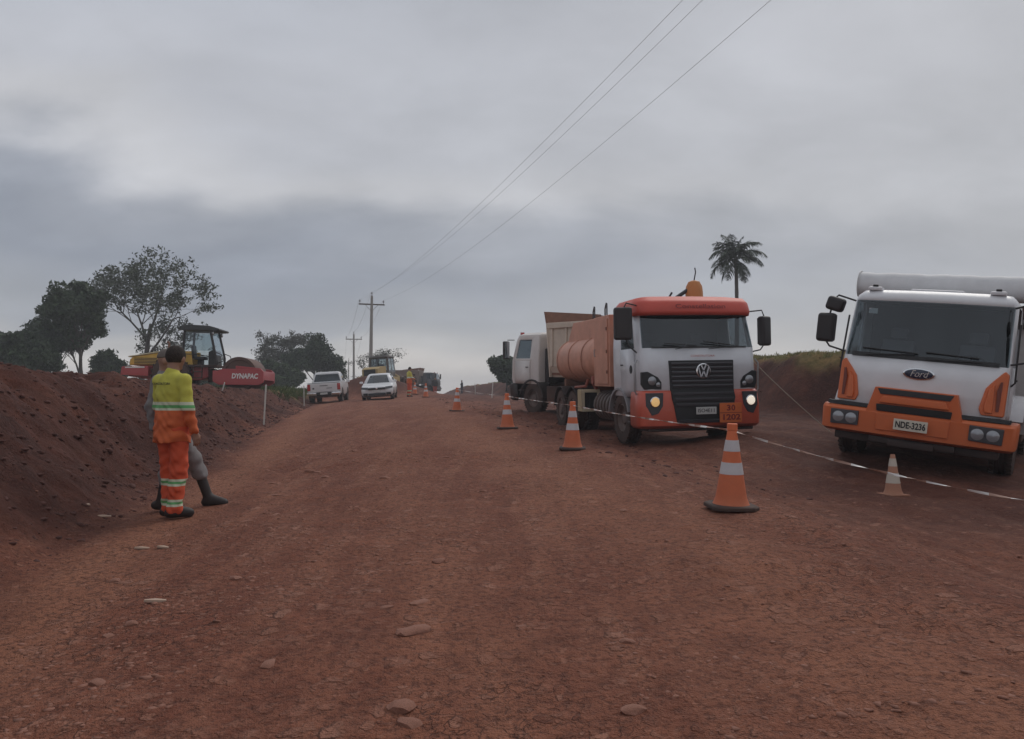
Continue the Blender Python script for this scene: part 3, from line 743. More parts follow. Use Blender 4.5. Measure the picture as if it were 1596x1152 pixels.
        m = MB().add([(x, -.10 + .05 * abs(x) + (.03 if abs(x) > 1.1 else 0), z) for x, z in poly] + [(x, .1, z) for x, z in poly], [tuple(range(6)), tuple(range(11, 5, -1))] + [(i, (i + 1) % 6, 6 + (i + 1) % 6, 6 + i) for i in range(6)])
        f = m.build('fog_lamp_housing', GRILLE, t, bevel=.01)
        MB().lathe([(.105, .05), (.105, -.02), (.09, -.03)], 24, 'y', c=(s * 1.0, -.045, .88), cap=False).build('lamp_ring', CHROME, f)
        MB().lathe([(.09, -.02), (.07, -.045), (.001, -.055)], 24, 'y', c=(s * 1.0, -.045, .88), cap=False).build('fog_lamp', LAMPA if s < 0 else LAMPW, f)
    p = MB().box(-.21, .21, -.175, -.160, .63, .77).build('licence_plate', PLATE, t, bevel=.004)
    text('ISO4E11', .10, INK, p, (0, -.178, .70), width=.34)
    hz_ = MB().box(.27, .73, -.195, -.175, .46, .84).build('hazard_plate', HAZ, t, bevel=.004)
    text('3', .15, INKD, hz_, (.455, -.198, .74), width=.075, bold=.004); text('0', .15, INKD, hz_, (.55, -.198, .74), width=.08, bold=.004); text('1202', .15, INKD, hz_, (.50, -.198, .56), width=.36, bold=.004)
    MB().box(.27, .73, -.199, -.196, .645, .655).build('plate_line', INKD, hz_)
    # under-bumper valance, steps, fenders
    MB().box(-1.1, 1.1, .05, .5, .30, .45).build('valance', BLACK, t, bevel=.02)
    for s in (-1, 1):
        m = MB()
        for z in (.42, .72): m.box(s * 1.22 - .05 * s - .04, s * 1.22 - .05 * s + .06, .58, .95, z, z + .05)
        m.box(s * 1.12 - .02, s * 1.12 + .02, .55, .80, .38, 1.05)
        m.build('step', BLACK, t, bevel=.01)
        fender(t, s * .82, s * 1.26, 1.38, .5, .60, R(10), R(165), M('grey_fender', (.30, .31, .33), .6, 0, .25, (.3, 1.2, .4)), .05)
        MB().tube([(s * 1.27, .22, 1.02), (s * 1.31, .22, 1.10), (s * 1.31, .20, 1.62), (s * 1.25, .22, 1.70)], .016, 8).build('grab_handle', STEEL, t)
    mirror(t, -1.50, .30, 2.42, .36, .64, .17, [[(-1.2, .35, 2.78), (-1.44, .26, 2.82), (-1.50, .28, 2.70)], [(-1.45, .28, 2.12), (-1.40, .26, 1.98), (-1.22, .3, 1.84)]], yaw=R(-12))
    mirror(t, 1.50, .26, 2.26, .26, .60, .17, [[(1.2, .35, 2.66), (1.44, .25, 2.68), (1.50, .26, 2.55)], [(1.48, .26, 1.98), (1.40, .26, 1.88), (1.22, .3, 1.84)]], yaw=R(22))
    wiper(t, [(-.55, -.01, 1.90), (-.15, -.02, 1.97), (-.75, .035, 2.02), (-.10, -.01, 1.96)]); wiper(t, [(.15, -.01, 1.90), (.75, 0, 1.95), (.05, .005, 2.05), (.70, .03, 1.965)])
    # chassis, wheels
    chassis(t, .5, 7.0)
    for y, hw in ((1.38, .95), (5.15, .95), (6.3, .95)): axle(t, y, hw)
    for s in (-1, 1):
        wheel(t, s * 1.04, 1.38, .52, .30)
        for y in (5.15, 6.30):
            wheel(t, s * 1.05, y, .52, .28, -.02); wheel(t, s * .74, y, .52, .28, -.02)
        fender(t, s * .60, s * 1.22, 5.15, .5, .62, R(35), R(172), BLACK, .02, 'rear_fender')
        fender(t, s * .60, s * 1.22, 6.30, .5, .62, R(8), R(140), BLACK, .02, 'rear_fender')
    # ribbed fuel tank, battery box with a pale open frame
    ft = MB()
    ft.loft([[(-.88 + .32 * math.cos(a) * (1 if abs(math.cos(a)) < .8 else 1), y, .72 + .32 * math.sin(a)) for a in [2 * math.pi * k / 20 for k in range(20)]] for y in (2.15, 3.25)])
    o = ft.build('fuel_tank', CHASSIS, t, bevel=.02)
    for k in range(5):
        y = 2.25 + k * .22
        MB().lathe([(.33, y), (.345, y + .02), (.345, y + .07), (.33, y + .09)], 20, 'y', c=(-.88, 0, .72), cap=False).build('strap', M('dull_steel', (.16, .15, .145), .6, .5, .4), o)
    f = MB(); x0, x1, z0, z1 = -1.42, -.98, .56, 1.08; w = .065
    f.box(x0, x1, 3.45, 3.50, z1 - w, z1).box(x0, x1, 3.45, 3.50, z0, z0 + w).box(x0, x0 + w, 3.45, 3.50, z0 + w, z1 - w).box(x1 - w, x1, 3.45, 3.50, z0 + w, z1 - w)
    fr = f.build('box_frame', M('pale_yellow_paint', (.60, .53, .38), .55, 0, .2), t, bevel=.01)
    MB().box(x0, x1, 3.50, 3.85, z0, z1).build('battery_box', M('pale_yellow_side', (.50, .40, .24), .6, 0, .3), t, bevel=.015)
    MB().box(x0 + w, x1 - w, 3.485, 3.497, z0 + w, z1 - w).box(x0 + .18, x0 + .21, 3.47, 3.484, z0 + w, z1 - w).build('box_panel', INK, fr)
    # cabinet, tank with coaming
    cb = MB().box(-1.22, 1.22, 1.98, 3.12, 1.16, 2.74).build('equipment_cabinet', TANKO, t, bevel=.02)
    dr = MB().box(-1.245, -1.222, 2.06, 2.98, 1.22, 2.66).build('cabinet_door', TANKO, cb, bevel=.008)
    for z in (1.45, 1.9, 2.4): MB().box(-1.262, -1.247, 2.06, 2.12, z, z + .07).build('hinge', RUST, dr)
    MB().tube([(-1.25, 2.9, 1.85), (-1.28, 2.9, 1.85), (-1.28, 2.9, 2.0), (-1.25, 2.9, 2.0)], .01, 6).build('latch', STEEL, dr)
    n = 40
    def tk(y, k=1.0): return [((1.14 * k) * math.copysign(abs(math.cos(a)) ** .8, math.cos(a)), y, 1.83 + (.66 * k) * math.copysign(abs(math.sin(a)) ** .8, math.sin(a))) for a in [2 * math.pi * i / n for i in range(n)]]
    tank = MB().loft([tk(3.16, .55), tk(3.13, .86), tk(3.17, .97), tk(3.22), tk(4.4), tk(5.6), tk(6.78), tk(6.84, .97), tk(6.90, .8), tk(6.92, .5)]).build('tank', TANKO, t, ang=40)
    for y in (3.24, 4.4, 5.6, 6.74): MB().loft([tk(y, 1.012), tk(y + .05, 1.012)], cap=False).build('tank_band', TANKO, tank, solid=.012, off=1)
    co = MB().prism([(3.25, 2.30), (3.25, 2.80), (6.1, 2.84), (6.55, 2.44), (6.55, 2.30)], 'x', -.86, .86).build('tank_coaming', TANKO, t, bevel=.02)
    for y in (3.9, 5.2):
        MB().lathe([(.26, 2.82), (.26, 2.92), (.2, 2.95), (.001, 2.95)], 20, 'z', c=(0, y, 0), cap=False).build('manhole', TANKO, co)
    for y in (3.25, 4.2):
        MB().tube([(-.84, y, 2.7), (-.84, y, 3.02), (-.82, y + .06, 3.10), (-.80, y + .16, 3.12), (-.78, y + .26, 3.08), (-.78, y + .32, 3.0), (-.78, y + .32, 2.7)], .018, 8).build('hoop_rail', M('dark_rail', (.03, .03, .035), .5), t)
    for y in (3.5, 6.4):
        MB().box(-1.0, 1.0, y, y + .18, 1.06, 1.32).build('tank_saddle', RUST, t, bevel=.01)
    pm = MB().tube([(-1.0, 3.2, 1.45), (-1.12, 3.3, 1.38), (-1.12, 3.45, 1.2), (-1.05, 3.5, 1.1)], .05, 10).tube([(-1.1, 4.0, 1.32), (-1.16, 4.0, 1.15), (-1.16, 4.9, 1.12)], .035, 8).lathe([(.10, -1.2), (.10, -1.05)], 14, 'x', c=(0, 3.35, 1.30))
    pm.build('pipework', M('oxide_red', (.30, .075, .05), .6, 0, .3), t)
    # loading arm with orange bell on the cab-side corner of the tank
    b = MB().lathe([(.20, 2.72), (.20, 3.28), (.185, 3.42), (.13, 3.53), (.05, 3.56), (.001, 3.56)], 20, 'z', c=(1.02, 2.5, 0), cap=False).build('hose_bell', M('orange_bell', (.55, .22, .06), .5, 0, .15), t)
    MB().tube([(.95, 2.5, 3.40), (.45, 2.5, 3.08), (.38, 2.5, 2.74)], .045, 8).tube([(.42, 2.5, 2.74), (.40, 2.48, 3.18), (.46, 2.46, 3.28)], .024, 6).tube([(.66, 2.5, 2.74), (.66, 2.5, 3.04)], .02, 6).tube([(1.02, 2.5, 3.55), (1.04, 2.45, 3.75), (1.0, 2.4, 3.84)], .014, 6).tube([(1.16, 2.5, 3.0), (1.24, 2.5, 2.75)], .014, 6).build('loading_arm', M('dark_rail', (.03, .03, .035)), t)
    settle(t, X, Y, th, 4.35, 2.0, 1.38, .02)
    return t
TANKER = build_tanker()

# ------------------------------------------------------------------ tipper body shared by the dump trucks
def tipper(root, y0, y1, z0, z1, mat, w=1.24, tarp=None, lip=.35, rust=RUST):
    b = MB()
    th = .05
    b.prism([(y0, z0), (y1, z0), (y1, z0 + .06), (y0, z0 + .06)], 'x', -w + .12, w - .12)
    for s in (-1, 1):
        b.add([(s * (w - .12), y0, z0), (s * (w - .12), y1, z0), (s * w, y1, z0 + .35), (s * w, y0, z0 + .35), (s * (w - .12 - th), y0, z0 + .06), (s * (w - .12 - th), y1, z0 + .06), (s * (w - th), y1, z0 + .37), (s * (w - th), y0, z0 + .37)],
              [(0, 1, 2, 3), (4, 7, 6, 5), (0, 3, 7, 4), (1, 5, 6, 2)])
        b.box(s * w - (th if s > 0 else 0), s * w + (th if s < 0 else 0), y0, y1, z0 + .35, z1)
    body = b.build('tipper_body', mat, root)
    MB().prism([(y0 - .02, z0), (y0 - .20, z1), (y0 - .13, z1), (y0 + .04, z0)], 'x', -w, w).build('headboard', mat, body, bevel=.01)
    MB().prism([(y0 - .20, z1 + .004), (y0 - .30, z1 + lip), (y0 - .24, z1 + lip), (y0 - .12, z1 + .004)], 'x', -w, w).add([(sd * w, yy, zz) for sd in (-1,) for yy, zz in ((y0 - .28, z1 + lip * .95), (y0 - .1, z1 + .025), (y0 + 1.9, z1 + .025), (y0 + 1.7, z1 + .07))] + [(sd * (w - .04), yy, zz) for sd in (-1,) for yy, zz in ((y0 - .28, z1 + lip * .95), (y0 - .1, z1 + .025), (y0 + 1.9, z1 + .025), (y0 + 1.7, z1 + .07))], [(0, 1, 2, 3), (7, 6, 5, 4), (0, 4, 5, 1), (2, 6, 7, 3), (3, 7, 4, 0)]).build('side_board', rust, body)
    MB().box(-w, w, y1, y1 + .06, z0, z1 - .02).build('tailgate', mat, body, bevel=.01)
    for s in (-1, 1):
        MB().box(s * w - (0 if s > 0 else .07), s * w + (.07 if s > 0 else 0), y0 - .1, y1 + .06, z1 - .16, z1 + .02).build('top_rail', mat, body, bevel=.012)
        for k in range(6):
            y = y0 + .1 + (y1 - y0 - .3) * k / 5
            MB().box(s * w - (0 if s > 0 else .05), s * w + (.05 if s > 0 else 0), y, y + .10, z0 + .36, z1 - .17).build('side_rib', mat, body, bevel=.008)
    MB().box(-w + .07, w - .07, y0 + .05, y1 - .02, z0 + .07, z0 + .3).build('bed_liner', rust, body)
    MB().box(-.5, .5, y0 + .2, y1, z0 - .22, z0 - .005).build('sub_frame', CHASSIS, root)
    return body

def truck_under(root, fy, ry, ymax, Rr=.52, tandem=True):
    chassis(root, .5, ymax)
    ys = (ry, ry + 1.28) if tandem else (ry,)
    axle(root, fy, .95)
    for y in ys: axle(root, y, .95)
    for s in (-1, 1):
        wheel(root, s * 1.04, fy, Rr, .30)
        for y in ys:
            wheel(root, s * 1.05, y, Rr, .28, -.02); wheel(root, s * .74, y, Rr, .28, -.02)
        MB().box(s * 1.22 - .01, s * 1.22 + .01, ry - .72, ry - .70, .35, 1.0).box(s * 1.2 - .3, s * 1.2 + .02 if s > 0 else s * 1.2 + .3, fy + .8, ry - .9, .45, .95).build('side_tank', CHASSIS, root, bevel=.03)

# ------------------------------------------------------------------ white and orange tipper at the right edge
def build_ford():
    X, Y, th = FORD
    t = empty('tipper_truck', 'white and orange tipper truck leaning on the sloping verge at the right edge', 'truck')
    kw = dict(rf=.18, rb=.08, breaks=(0, .26, .32, .94, 1.0), nf=8, nc=5, nb=2)
    L = [dict(z=.86, yf=.02, yb=1.75, w=1.07, bow=.07), dict(z=.95, yf=.0, yb=1.75, w=1.08, bow=.07), dict(z=1.35, yf=.03, yb=1.75, w=1.08, bow=.08), dict(z=1.60, yf=.09, yb=1.75, w=1.08, bow=.09),
         dict(z=2.44, yf=.36, yb=1.75, w=1.06, bow=.10), dict(z=2.52, yf=.40, yb=1.75, w=1.04, bow=.10), dict(z=2.60, yf=.50, yb=1.70, w=.97, bow=.09), dict(z=2.63, yf=.75, yb=1.6, w=.80, bow=.06)]
    def cl(k, c):
        if k == 3 and (c[0] == 'F' or c in (('FL', 4), ('FL', 3), ('FL', 2), ('FR', 0), ('FR', 1), ('FR', 2))): return 'windshield'
        if k == 3 and c in (('L', 2), ('R', 2)): return 'side_window:' + c[0]
        if k in (0, 1, 2) and c in (('L', 2), ('R', 2)): return 'door:' + c[0]
        return 'cab_body'
    ps = shell(L, cl, 'cab_body', 'cab_body', **kw)
    ps['cab_body'].build('cab_body', FWHITE, t, solid=.03, ang=45)
    for s, q in ((-1, 'L'), (1, 'R')):
        d = ps['door:' + q].build('door', FWHITE, t, solid=.035, off=.4, ang=50)
        MB().box(s * 1.108 - .012, s * 1.108 + .012, 1.1, 1.24, 1.40, 1.43).build('door_handle', BLACK, d, bevel=.005)
    ps['windshield'].build('windshield', GLASS, t, ang=60)
    for q in 'LR': ps['side_window:' + q].build('side_window', GLASSD, t)
    def fp(x, z, o=.0):
        zs = [.86, .95, 1.35, 1.60, 2.44, 2.52]; f = np.interp(z, zs, [.02, 0, .03, .09, .36, .40]); bw = np.interp(z, zs, [.07, .07, .08, .09, .10, .10])
        return (x, f + bw * (x / .93) ** 2 - o, z)
    m = MB()
    def bar(z0, z1, x0, x1, o=.006, n=11):
        m.loft([[fp(x, z0, o), fp(x, z1, o), fp(x, z1, -.02), fp(x, z0, -.02)] for x in np.linspace(x0, x1, n)])
    bar(1.595, 1.655, -.94, .94)
    for s in ():
        m.loft([[fp(s * (1.0 - .075 * f), 1.6 + .84 * f, .006), fp(s * (.955 - .07 * f), 1.6 + .84 * f, .006), fp(s * (.955 - .07 * f), 1.6 + .84 * f, -.02), fp(s * (1.0 - .075 * f), 1.6 + .84 * f, -.02)] for f in (0, .33, .66, 1)])
    m.build('windshield_seal', INK, t)
    MB().box(-.82, -.70, .40, .403, 2.24, 2.32).build('sticker', M('sticker_paper', (.5, .52, .54), .6), t)
    interior(t, .30, 1.7, 1.0, .95, 1.15, 1.54, SEATG, 1)
    MB().box(-1.0, 1.0, .2, 1.7, .88, .90).box(-1.0, 1.0, 1.66, 1.70, .9, 2.44).box(-.90, .90, .60, 1.66, 2.445, 2.47).build('cab_lining', M('beige_lining', (.055, .054, .053), .9), t)
    for s in (-1, 1): MB().box(s * .80 - .1, s * .80 + .1, .54, .70, 2.60, 2.655).build('roof_marker', FWHITE, t, bevel=.02)
    for s in (-1, 1): MB().box(s * .80 - .035, s * .80 + .035, .55, .60, 2.655, 2.685).build('marker_lamp', INK, t, bevel=.006)
    MB().box(-.35, .35, .8, 1.4, 2.63, 2.66).build('roof_hatch', FWHITE, t, bevel=.015)
    # orange bumper with wide ends
    kb = dict(rf=.16, rb=.03, breaks=(0, 1.0), nf=10, nc=5, nb=2)
    B = [dict(z=.46, yf=-.06, yb=.55, w=1.20, bow=.08), dict(z=.50, yf=-.12, yb=.58, w=1.24, bow=.08), dict(z=.80, yf=-.13, yb=.60, w=1.25, bow=.08), dict(z=.845, yf=-.09, yb=.60, w=1.235, bow=.08), dict(z=.85, yf=.02, yb=.6, w=1.15, bow=.08)]
    shell(B, lambda k, c: 'b' if c[0] not in ('B', 'BL', 'BR') else None, None, **kb)['b'].build('bumper', FORANGE, t, solid=.03, ang=40)
    MB().loft([[(x, -.10 + .075 * (x / 1.05) ** 2, .855), (x, -.09 + .075 * (x / 1.05) ** 2, .905), (x, .10, .905), (x, .10, .855)] for x in np.linspace(-1.16, 1.16, 11)]).build('bumper_gap', INK, t)
    # centre frame of the grille: orange trapezoid with two black slots
    def fpoly(name, poly, mat, o0, o1=.05, par=t, bev=.008):
        n = len(poly); q = [fp(x, max(z, .86), o0) for x, z in poly]; q = [(a, b, p[1]) for (a, b, c_), p in zip(q, poly)]
        r_ = [(a, b + o0 + o1, c_) for a, b, c_ in q]
        return MB().add(q + r_, [tuple(range(n)), tuple(range(2 * n - 1, n - 1, -1))] + [(i, (i + 1) % n, n + (i + 1) % n, n + i) for i in range(n)]).build(name, mat, par, bevel=bev)
    gf = fpoly('grille_frame', [(-.56, .62), (.56, .62), (.62, .78), (.52, 1.17), (-.52, 1.17), (-.62, .78)], FORANGE, .15)
    fpoly('grille_slot', [(-.44, 1.075), (.44, 1.075), (.485, 1.155), (-.485, 1.155)], INK, .155, .05, gf)
    fpoly('grille_slot', [(-.47, .83), (.47, .83), (.48, .93), (-.48, .93)], INK, .158, .05, gf)
    fpoly('grille_bar', [(-.44, .955), (.44, .955), (.40, 1.055), (-.40, 1.055)], FORANGE, .185, .06, gf, .015)
    fpoly('plate_recess', [(-.46, .56), (.46, .56), (.47, .80), (-.47, .80)], FORANGE, .17, .05, gf, .012)
    p = MB().box(-.215, .215, -.205, -.19, .60, .755).build('licence_plate', PLATEW, t, bevel=.004)
    text('NDE-3236', .125, INK, p, (0, -.208, .675), width=.38, bold=.003)
    # oval badge
    n = 36
    def ov(a, b, y): return [(a * math.cos(2 * math.pi * k / n), y, 1.405 + b * math.sin(2 * math.pi * k / n)) for k in range(n)]
    bd = MB().loft([ov(.205, .082, .05), ov(.205, .082, .012), ov(.185, .068, .004)]).build('badge_rim', CHROME, t, ang=40)
    MB().loft([ov(.183, .066, .02), ov(.183, .066, .000), ov(.17, .056, -.003)]).build('badge', M('navy_badge', (.012, .018, .05), .25, coat=.5), bd, ang=40)
    text('Ford', .135, CHROME, bd, (0, -.005, 1.405), shear=.35, width=.24)
    # tall orange lamp surrounds
    for s in (-1, 1):
        q = fpoly('lamp_surround', [(s * 1.065, .93), (s * .80, .93), (s * .765, 1.02), (s * .82, 1.30), (s * .90, 1.41), (s * 1.02, 1.55), (s * 1.07, 1.50)], FORANGE, .03, .16, t, .02)
        fpoly('lamp_slot', [(s * 1.00, 1.00), (s * .965, 1.00), (s * .955, 1.28), (s * .985, 1.40), (s * 1.01, 1.40)], M('deep_slot_red', (.16, .03, .015), .5), .036, .05, q, .003)
        fpoly('lamp_fin', [(s * .93, .97), (s * .84, .97), (s * .825, 1.06), (s * .86, 1.28), (s * .925, 1.36)], FORANGE, .055, .06, q, .015)
        h = MB(); x0, x1 = (.70, 1.09)
        h.add([(s * x, -.152 + .08 * (x / 1.09) ** 2, z) for x, z in ((x0, .58), (x1, .56), (x1 + .01, .78), (x0, .79))] + [(s * x, .1, z) for x, z in ((x0, .58), (x1, .56), (x1 + .01, .78), (x0, .79))], [(0, 1, 2, 3), (7, 6, 5, 4), (0, 4, 5, 1), (1, 5, 6, 2), (2, 6, 7, 3), (3, 7, 4, 0)])
        hl = h.build('headlight', GRILLE, t, bevel=.012)
        for x in (.80, .98): MB().lathe([(.078, .03), (.078, -.008), (.05, -.02), (.001, -.026)], 22, 'y', c=(s * x, -.150 + .08 * (x / 1.09) ** 2, .675), cap=False).build('lens', LENS, hl)
        fender(t, s * .78, s * 1.26, 1.40, .5, .64, R(8), R(150), FWHITE, .06)
        MB().tube([(s * 1.09, .36, 1.35), (s * 1.13, .36, 1.40), (s * 1.11, .50, 2.2)], .014, 6).build('grab_handle', BLACK, t)
    MB().box(-1.05, 1.05, .1, .5, .34, .47).box(-.55, .55, -.02, .1, .36, .46).box(-.30, .30, -.06, -.02, .34, .44).build('valance', BLACK, t, bevel=.02)
    wiper(t, [fp(-.75, 1.62, .03), fp(-.1, 1.68, .03), fp(-.80, 1.72, .02), fp(-.05, 1.69, .02)]); wiper(t, [fp(.05, 1.62, .03), fp(.75, 1.64, .03), fp(.05, 1.72, .02), fp(.70, 1.69, .02)])
    mirror(t, -1.36, .22, 1.98, .26, .44, .17, [[(-1.03, .45, 2.42), (-1.24, .25, 2.48), (-1.30, .22, 2.40)], [(-1.35, .22, 1.78), (-1.29, .22, 1.70), (-1.06, .28, 1.64)], [(-1.34, .22, 2.15), (-1.31, .22, 2.3)]], small=(.10, .36, R(14)), yaw=R(-8))
    mirror(t, 1.36, .22, 1.98, .24, .44, .17, [[(1.03, .45, 2.42), (1.24, .25, 2.48), (1.30, .22, 2.40)], [(1.35, .22, 1.78), (1.29, .22, 1.70), (1.06, .28, 1.64)], [(1.34, .22, 2.15), (1.31, .22, 2.3)]], small=(-.06, .36, R(-14)), yaw=R(8))
    truck_under(t, 1.40, 4.9, 7.2, .52)
    body = tipper(t, 2.25, 7.0, 1.15, 2.35, M('light_grey_tipper', (.60, .60, .60), .5, 0, .1, (1.0, 1.8, .4)), lip=.2)
    # white tarpaulin rolled on its tube across the front of the body
    r = MB()
    prof_ = []
    for k in range(22):
        x = -1.32 + 2.64 * k / 21; prof_.append((.20 + .006 * math.sin(k * 2.1) + .004 * math.sin(k * 5.3), x))
    r.lathe([(.001, -1.36), (.06, -1.36), (.06, -1.33), (.19, -1.325)] + prof_ + [(.19, 1.325), (.06, 1.33), (.06, 1.36), (.001, 1.36)], 28, 'x', c=(0, 1.98, 2.80), cap=False)
    rl = r.build('tarpaulin_roll', M('white_tarpaulin', (.66, .665, .68), .6, 0, .10, None, .08, 4, .15), t, ang=50)
    MB().lathe([(.225, -1.335), (.225, -1.32)], 28, 'x', c=(0, 1.98, 2.80)).build('roll_end_plate', M('light_grey_tipper', (.6, .6, .6)), rl)
    for s in (-1, 1): MB().box(s * 1.1 - .03, s * 1.1 + .03, 1.95, 2.15, 2.2, 2.62).build('roll_bracket', CHASSIS, rl)
    settle(t, X, Y, th, 3.5, 2.0, 1.40, .02)
    return t
FORDT = build_ford()

# ------------------------------------------------------------------ plain forward-control tippers further off
def plain_tipper(name, label, X, Y, th, cabm, bodym, trim, zc=2.74, ztop=3.0, tandem=True, lip=.4):
    t = empty(name, label, 'truck', group='dump trucks')
    kw = dict(rf=.26, rb=.06, breaks=(0, .22, .30, .92, 1.0), nf=6, nc=4, nb=2)
    L = [dict(z=1.0, yf=.04, yb=1.72, w=1.20, bow=.05), dict(z=1.15, yf=.0, yb=1.72, w=1.22, bow=.05), dict(z=1.78, yf=.03, yb=1.72, w=1.22, bow=.05), dict(z=1.86, yf=.06, yb=1.72, w=1.22, bow=.05), dict(z=2.50, yf=.24, yb=1.72, w=1.18, bow=.06),
         dict(z=zc - .08, yf=.32, yb=1.70, w=1.14, bow=.06), dict(z=zc, yf=.55, yb=1.6, w=.98, bow=.05)]
    def cl(k, c):
        if k == 3 and c[0] == 'F': return 'windshield'
        if k == 3 and c in (('L', 2), ('R', 2)): return 'side_window:' + c[0]
        if k in (0, 1) and c in (('L', 2), ('R', 2)): return 'door:' + c[0]
        return 'cab_body'
    ps = shell(L, cl, 'cab_body', 'cab_body', **kw)
    ps['cab_body'].build('cab_body', cabm, t, solid=.03, ang=45)
    for s, q in ((-1, 'L'), (1, 'R')):
        dr = ps['door:' + q].build('door', cabm, t, solid=.03, off=.4)
        MB().box(s * 1.245 - .008, s * 1.245 + .008, 1.05, 1.2, 1.55, 1.58).build('door_handle', BLACK, dr)
    ps['windshield'].build('windshield', GLASS, t, ang=60); [ps['side_window:' + q].build('side_window', GLASSD, t) for q in 'LR']
    interior(t, .28, 1.7, 1.1, 1.1, 1.3, 1.78, SEATM)
    # dark bumper and grille
    kb = dict(rf=.22, rb=.03, breaks=(0, 1.0), nf=6, nc=4, nb=2)
    B = [dict(z=.40, yf=.0, yb=.55, w=1.18, bow=.05), dict(z=.46, yf=-.06, yb=.58, w=1.22, bow=.05), dict(z=.96, yf=-.05, yb=.58, w=1.23, bow=.05), dict(z=1.0, yf=.02, yb=.55, w=1.18, bow=.05)]
    bp = shell(B, lambda k, c: 'b' if c[0] not in ('B', 'BL', 'BR') else None, None, **kb)['b'].build('bumper', trim, t, solid=.03, ang=40)
    for s in (-1, 1): MB().box(s * .9 - .16, s * .9 + .16, -.075, -.0, .62, .82).build('headlight', LENS, bp, bevel=.02)
    for k in range(4): MB().box(-.75, .75, -.03, .02, 1.12 + k * .13, 1.19 + k * .13).build('slat', GRILLE, t, bevel=.01)
    for s in (-1, 1):
        fender(t, s * .82, s * 1.26, 1.38, .5, .60, R(5), R(170), trim, .06)
        for z in (.45, .75): MB().box(s * 1.14, s * 1.24, .62, .95, z, z + .05).build('step', trim, t)
        mirror(t, s * 1.42, .15, 2.15, .22, .62, .15, [[(s * 1.18, .32, 2.5), (s * 1.40, .2, 2.5)], [(s * 1.22, .2, 1.86), (s * 1.40, .16, 1.88)]])
        MB().box(s * .9 - .05, s * .9 + .05, .36, .46, zc - .06, zc + .03).build('marker_lamp', REDL, t)
    MB().box(-1.0, 1.0, 1.80, 2.0, 1.05, 2.2).build('air_intake', BLACK, t, bevel=.03)
    truck_under(t, 1.38, 4.3, 6.4, .52, tandem)
    tipper(t, 2.35, 6.2, 1.25, ztop, bodym, lip=lip)
    settle(t, X, Y, th, 3.4, 2.0, 1.38, .02)
    return t
plain_tipper('dump_truck', 'dusty white dump truck with cream tipper, parked behind the orange tank', 0.85, 27.9, R(216.0), M('dusty_white_cab', (.72, .69, .67), .45, 0, .16, (.6, 1.8, .5), .05), CREAM, BLACK)
plain_tipper('dump_truck', 'grey brown dump truck with dark cab, facing right on the crest beyond the workers', -8.7, 92.0, R(84), M('dark_grey_cab', (.06, .065, .075), .45, 0, .12), M('brown_grey_tipper', (.24, .19, .165), .7, 0, .35), BLACK, 2.6, 2.85, True, .3)

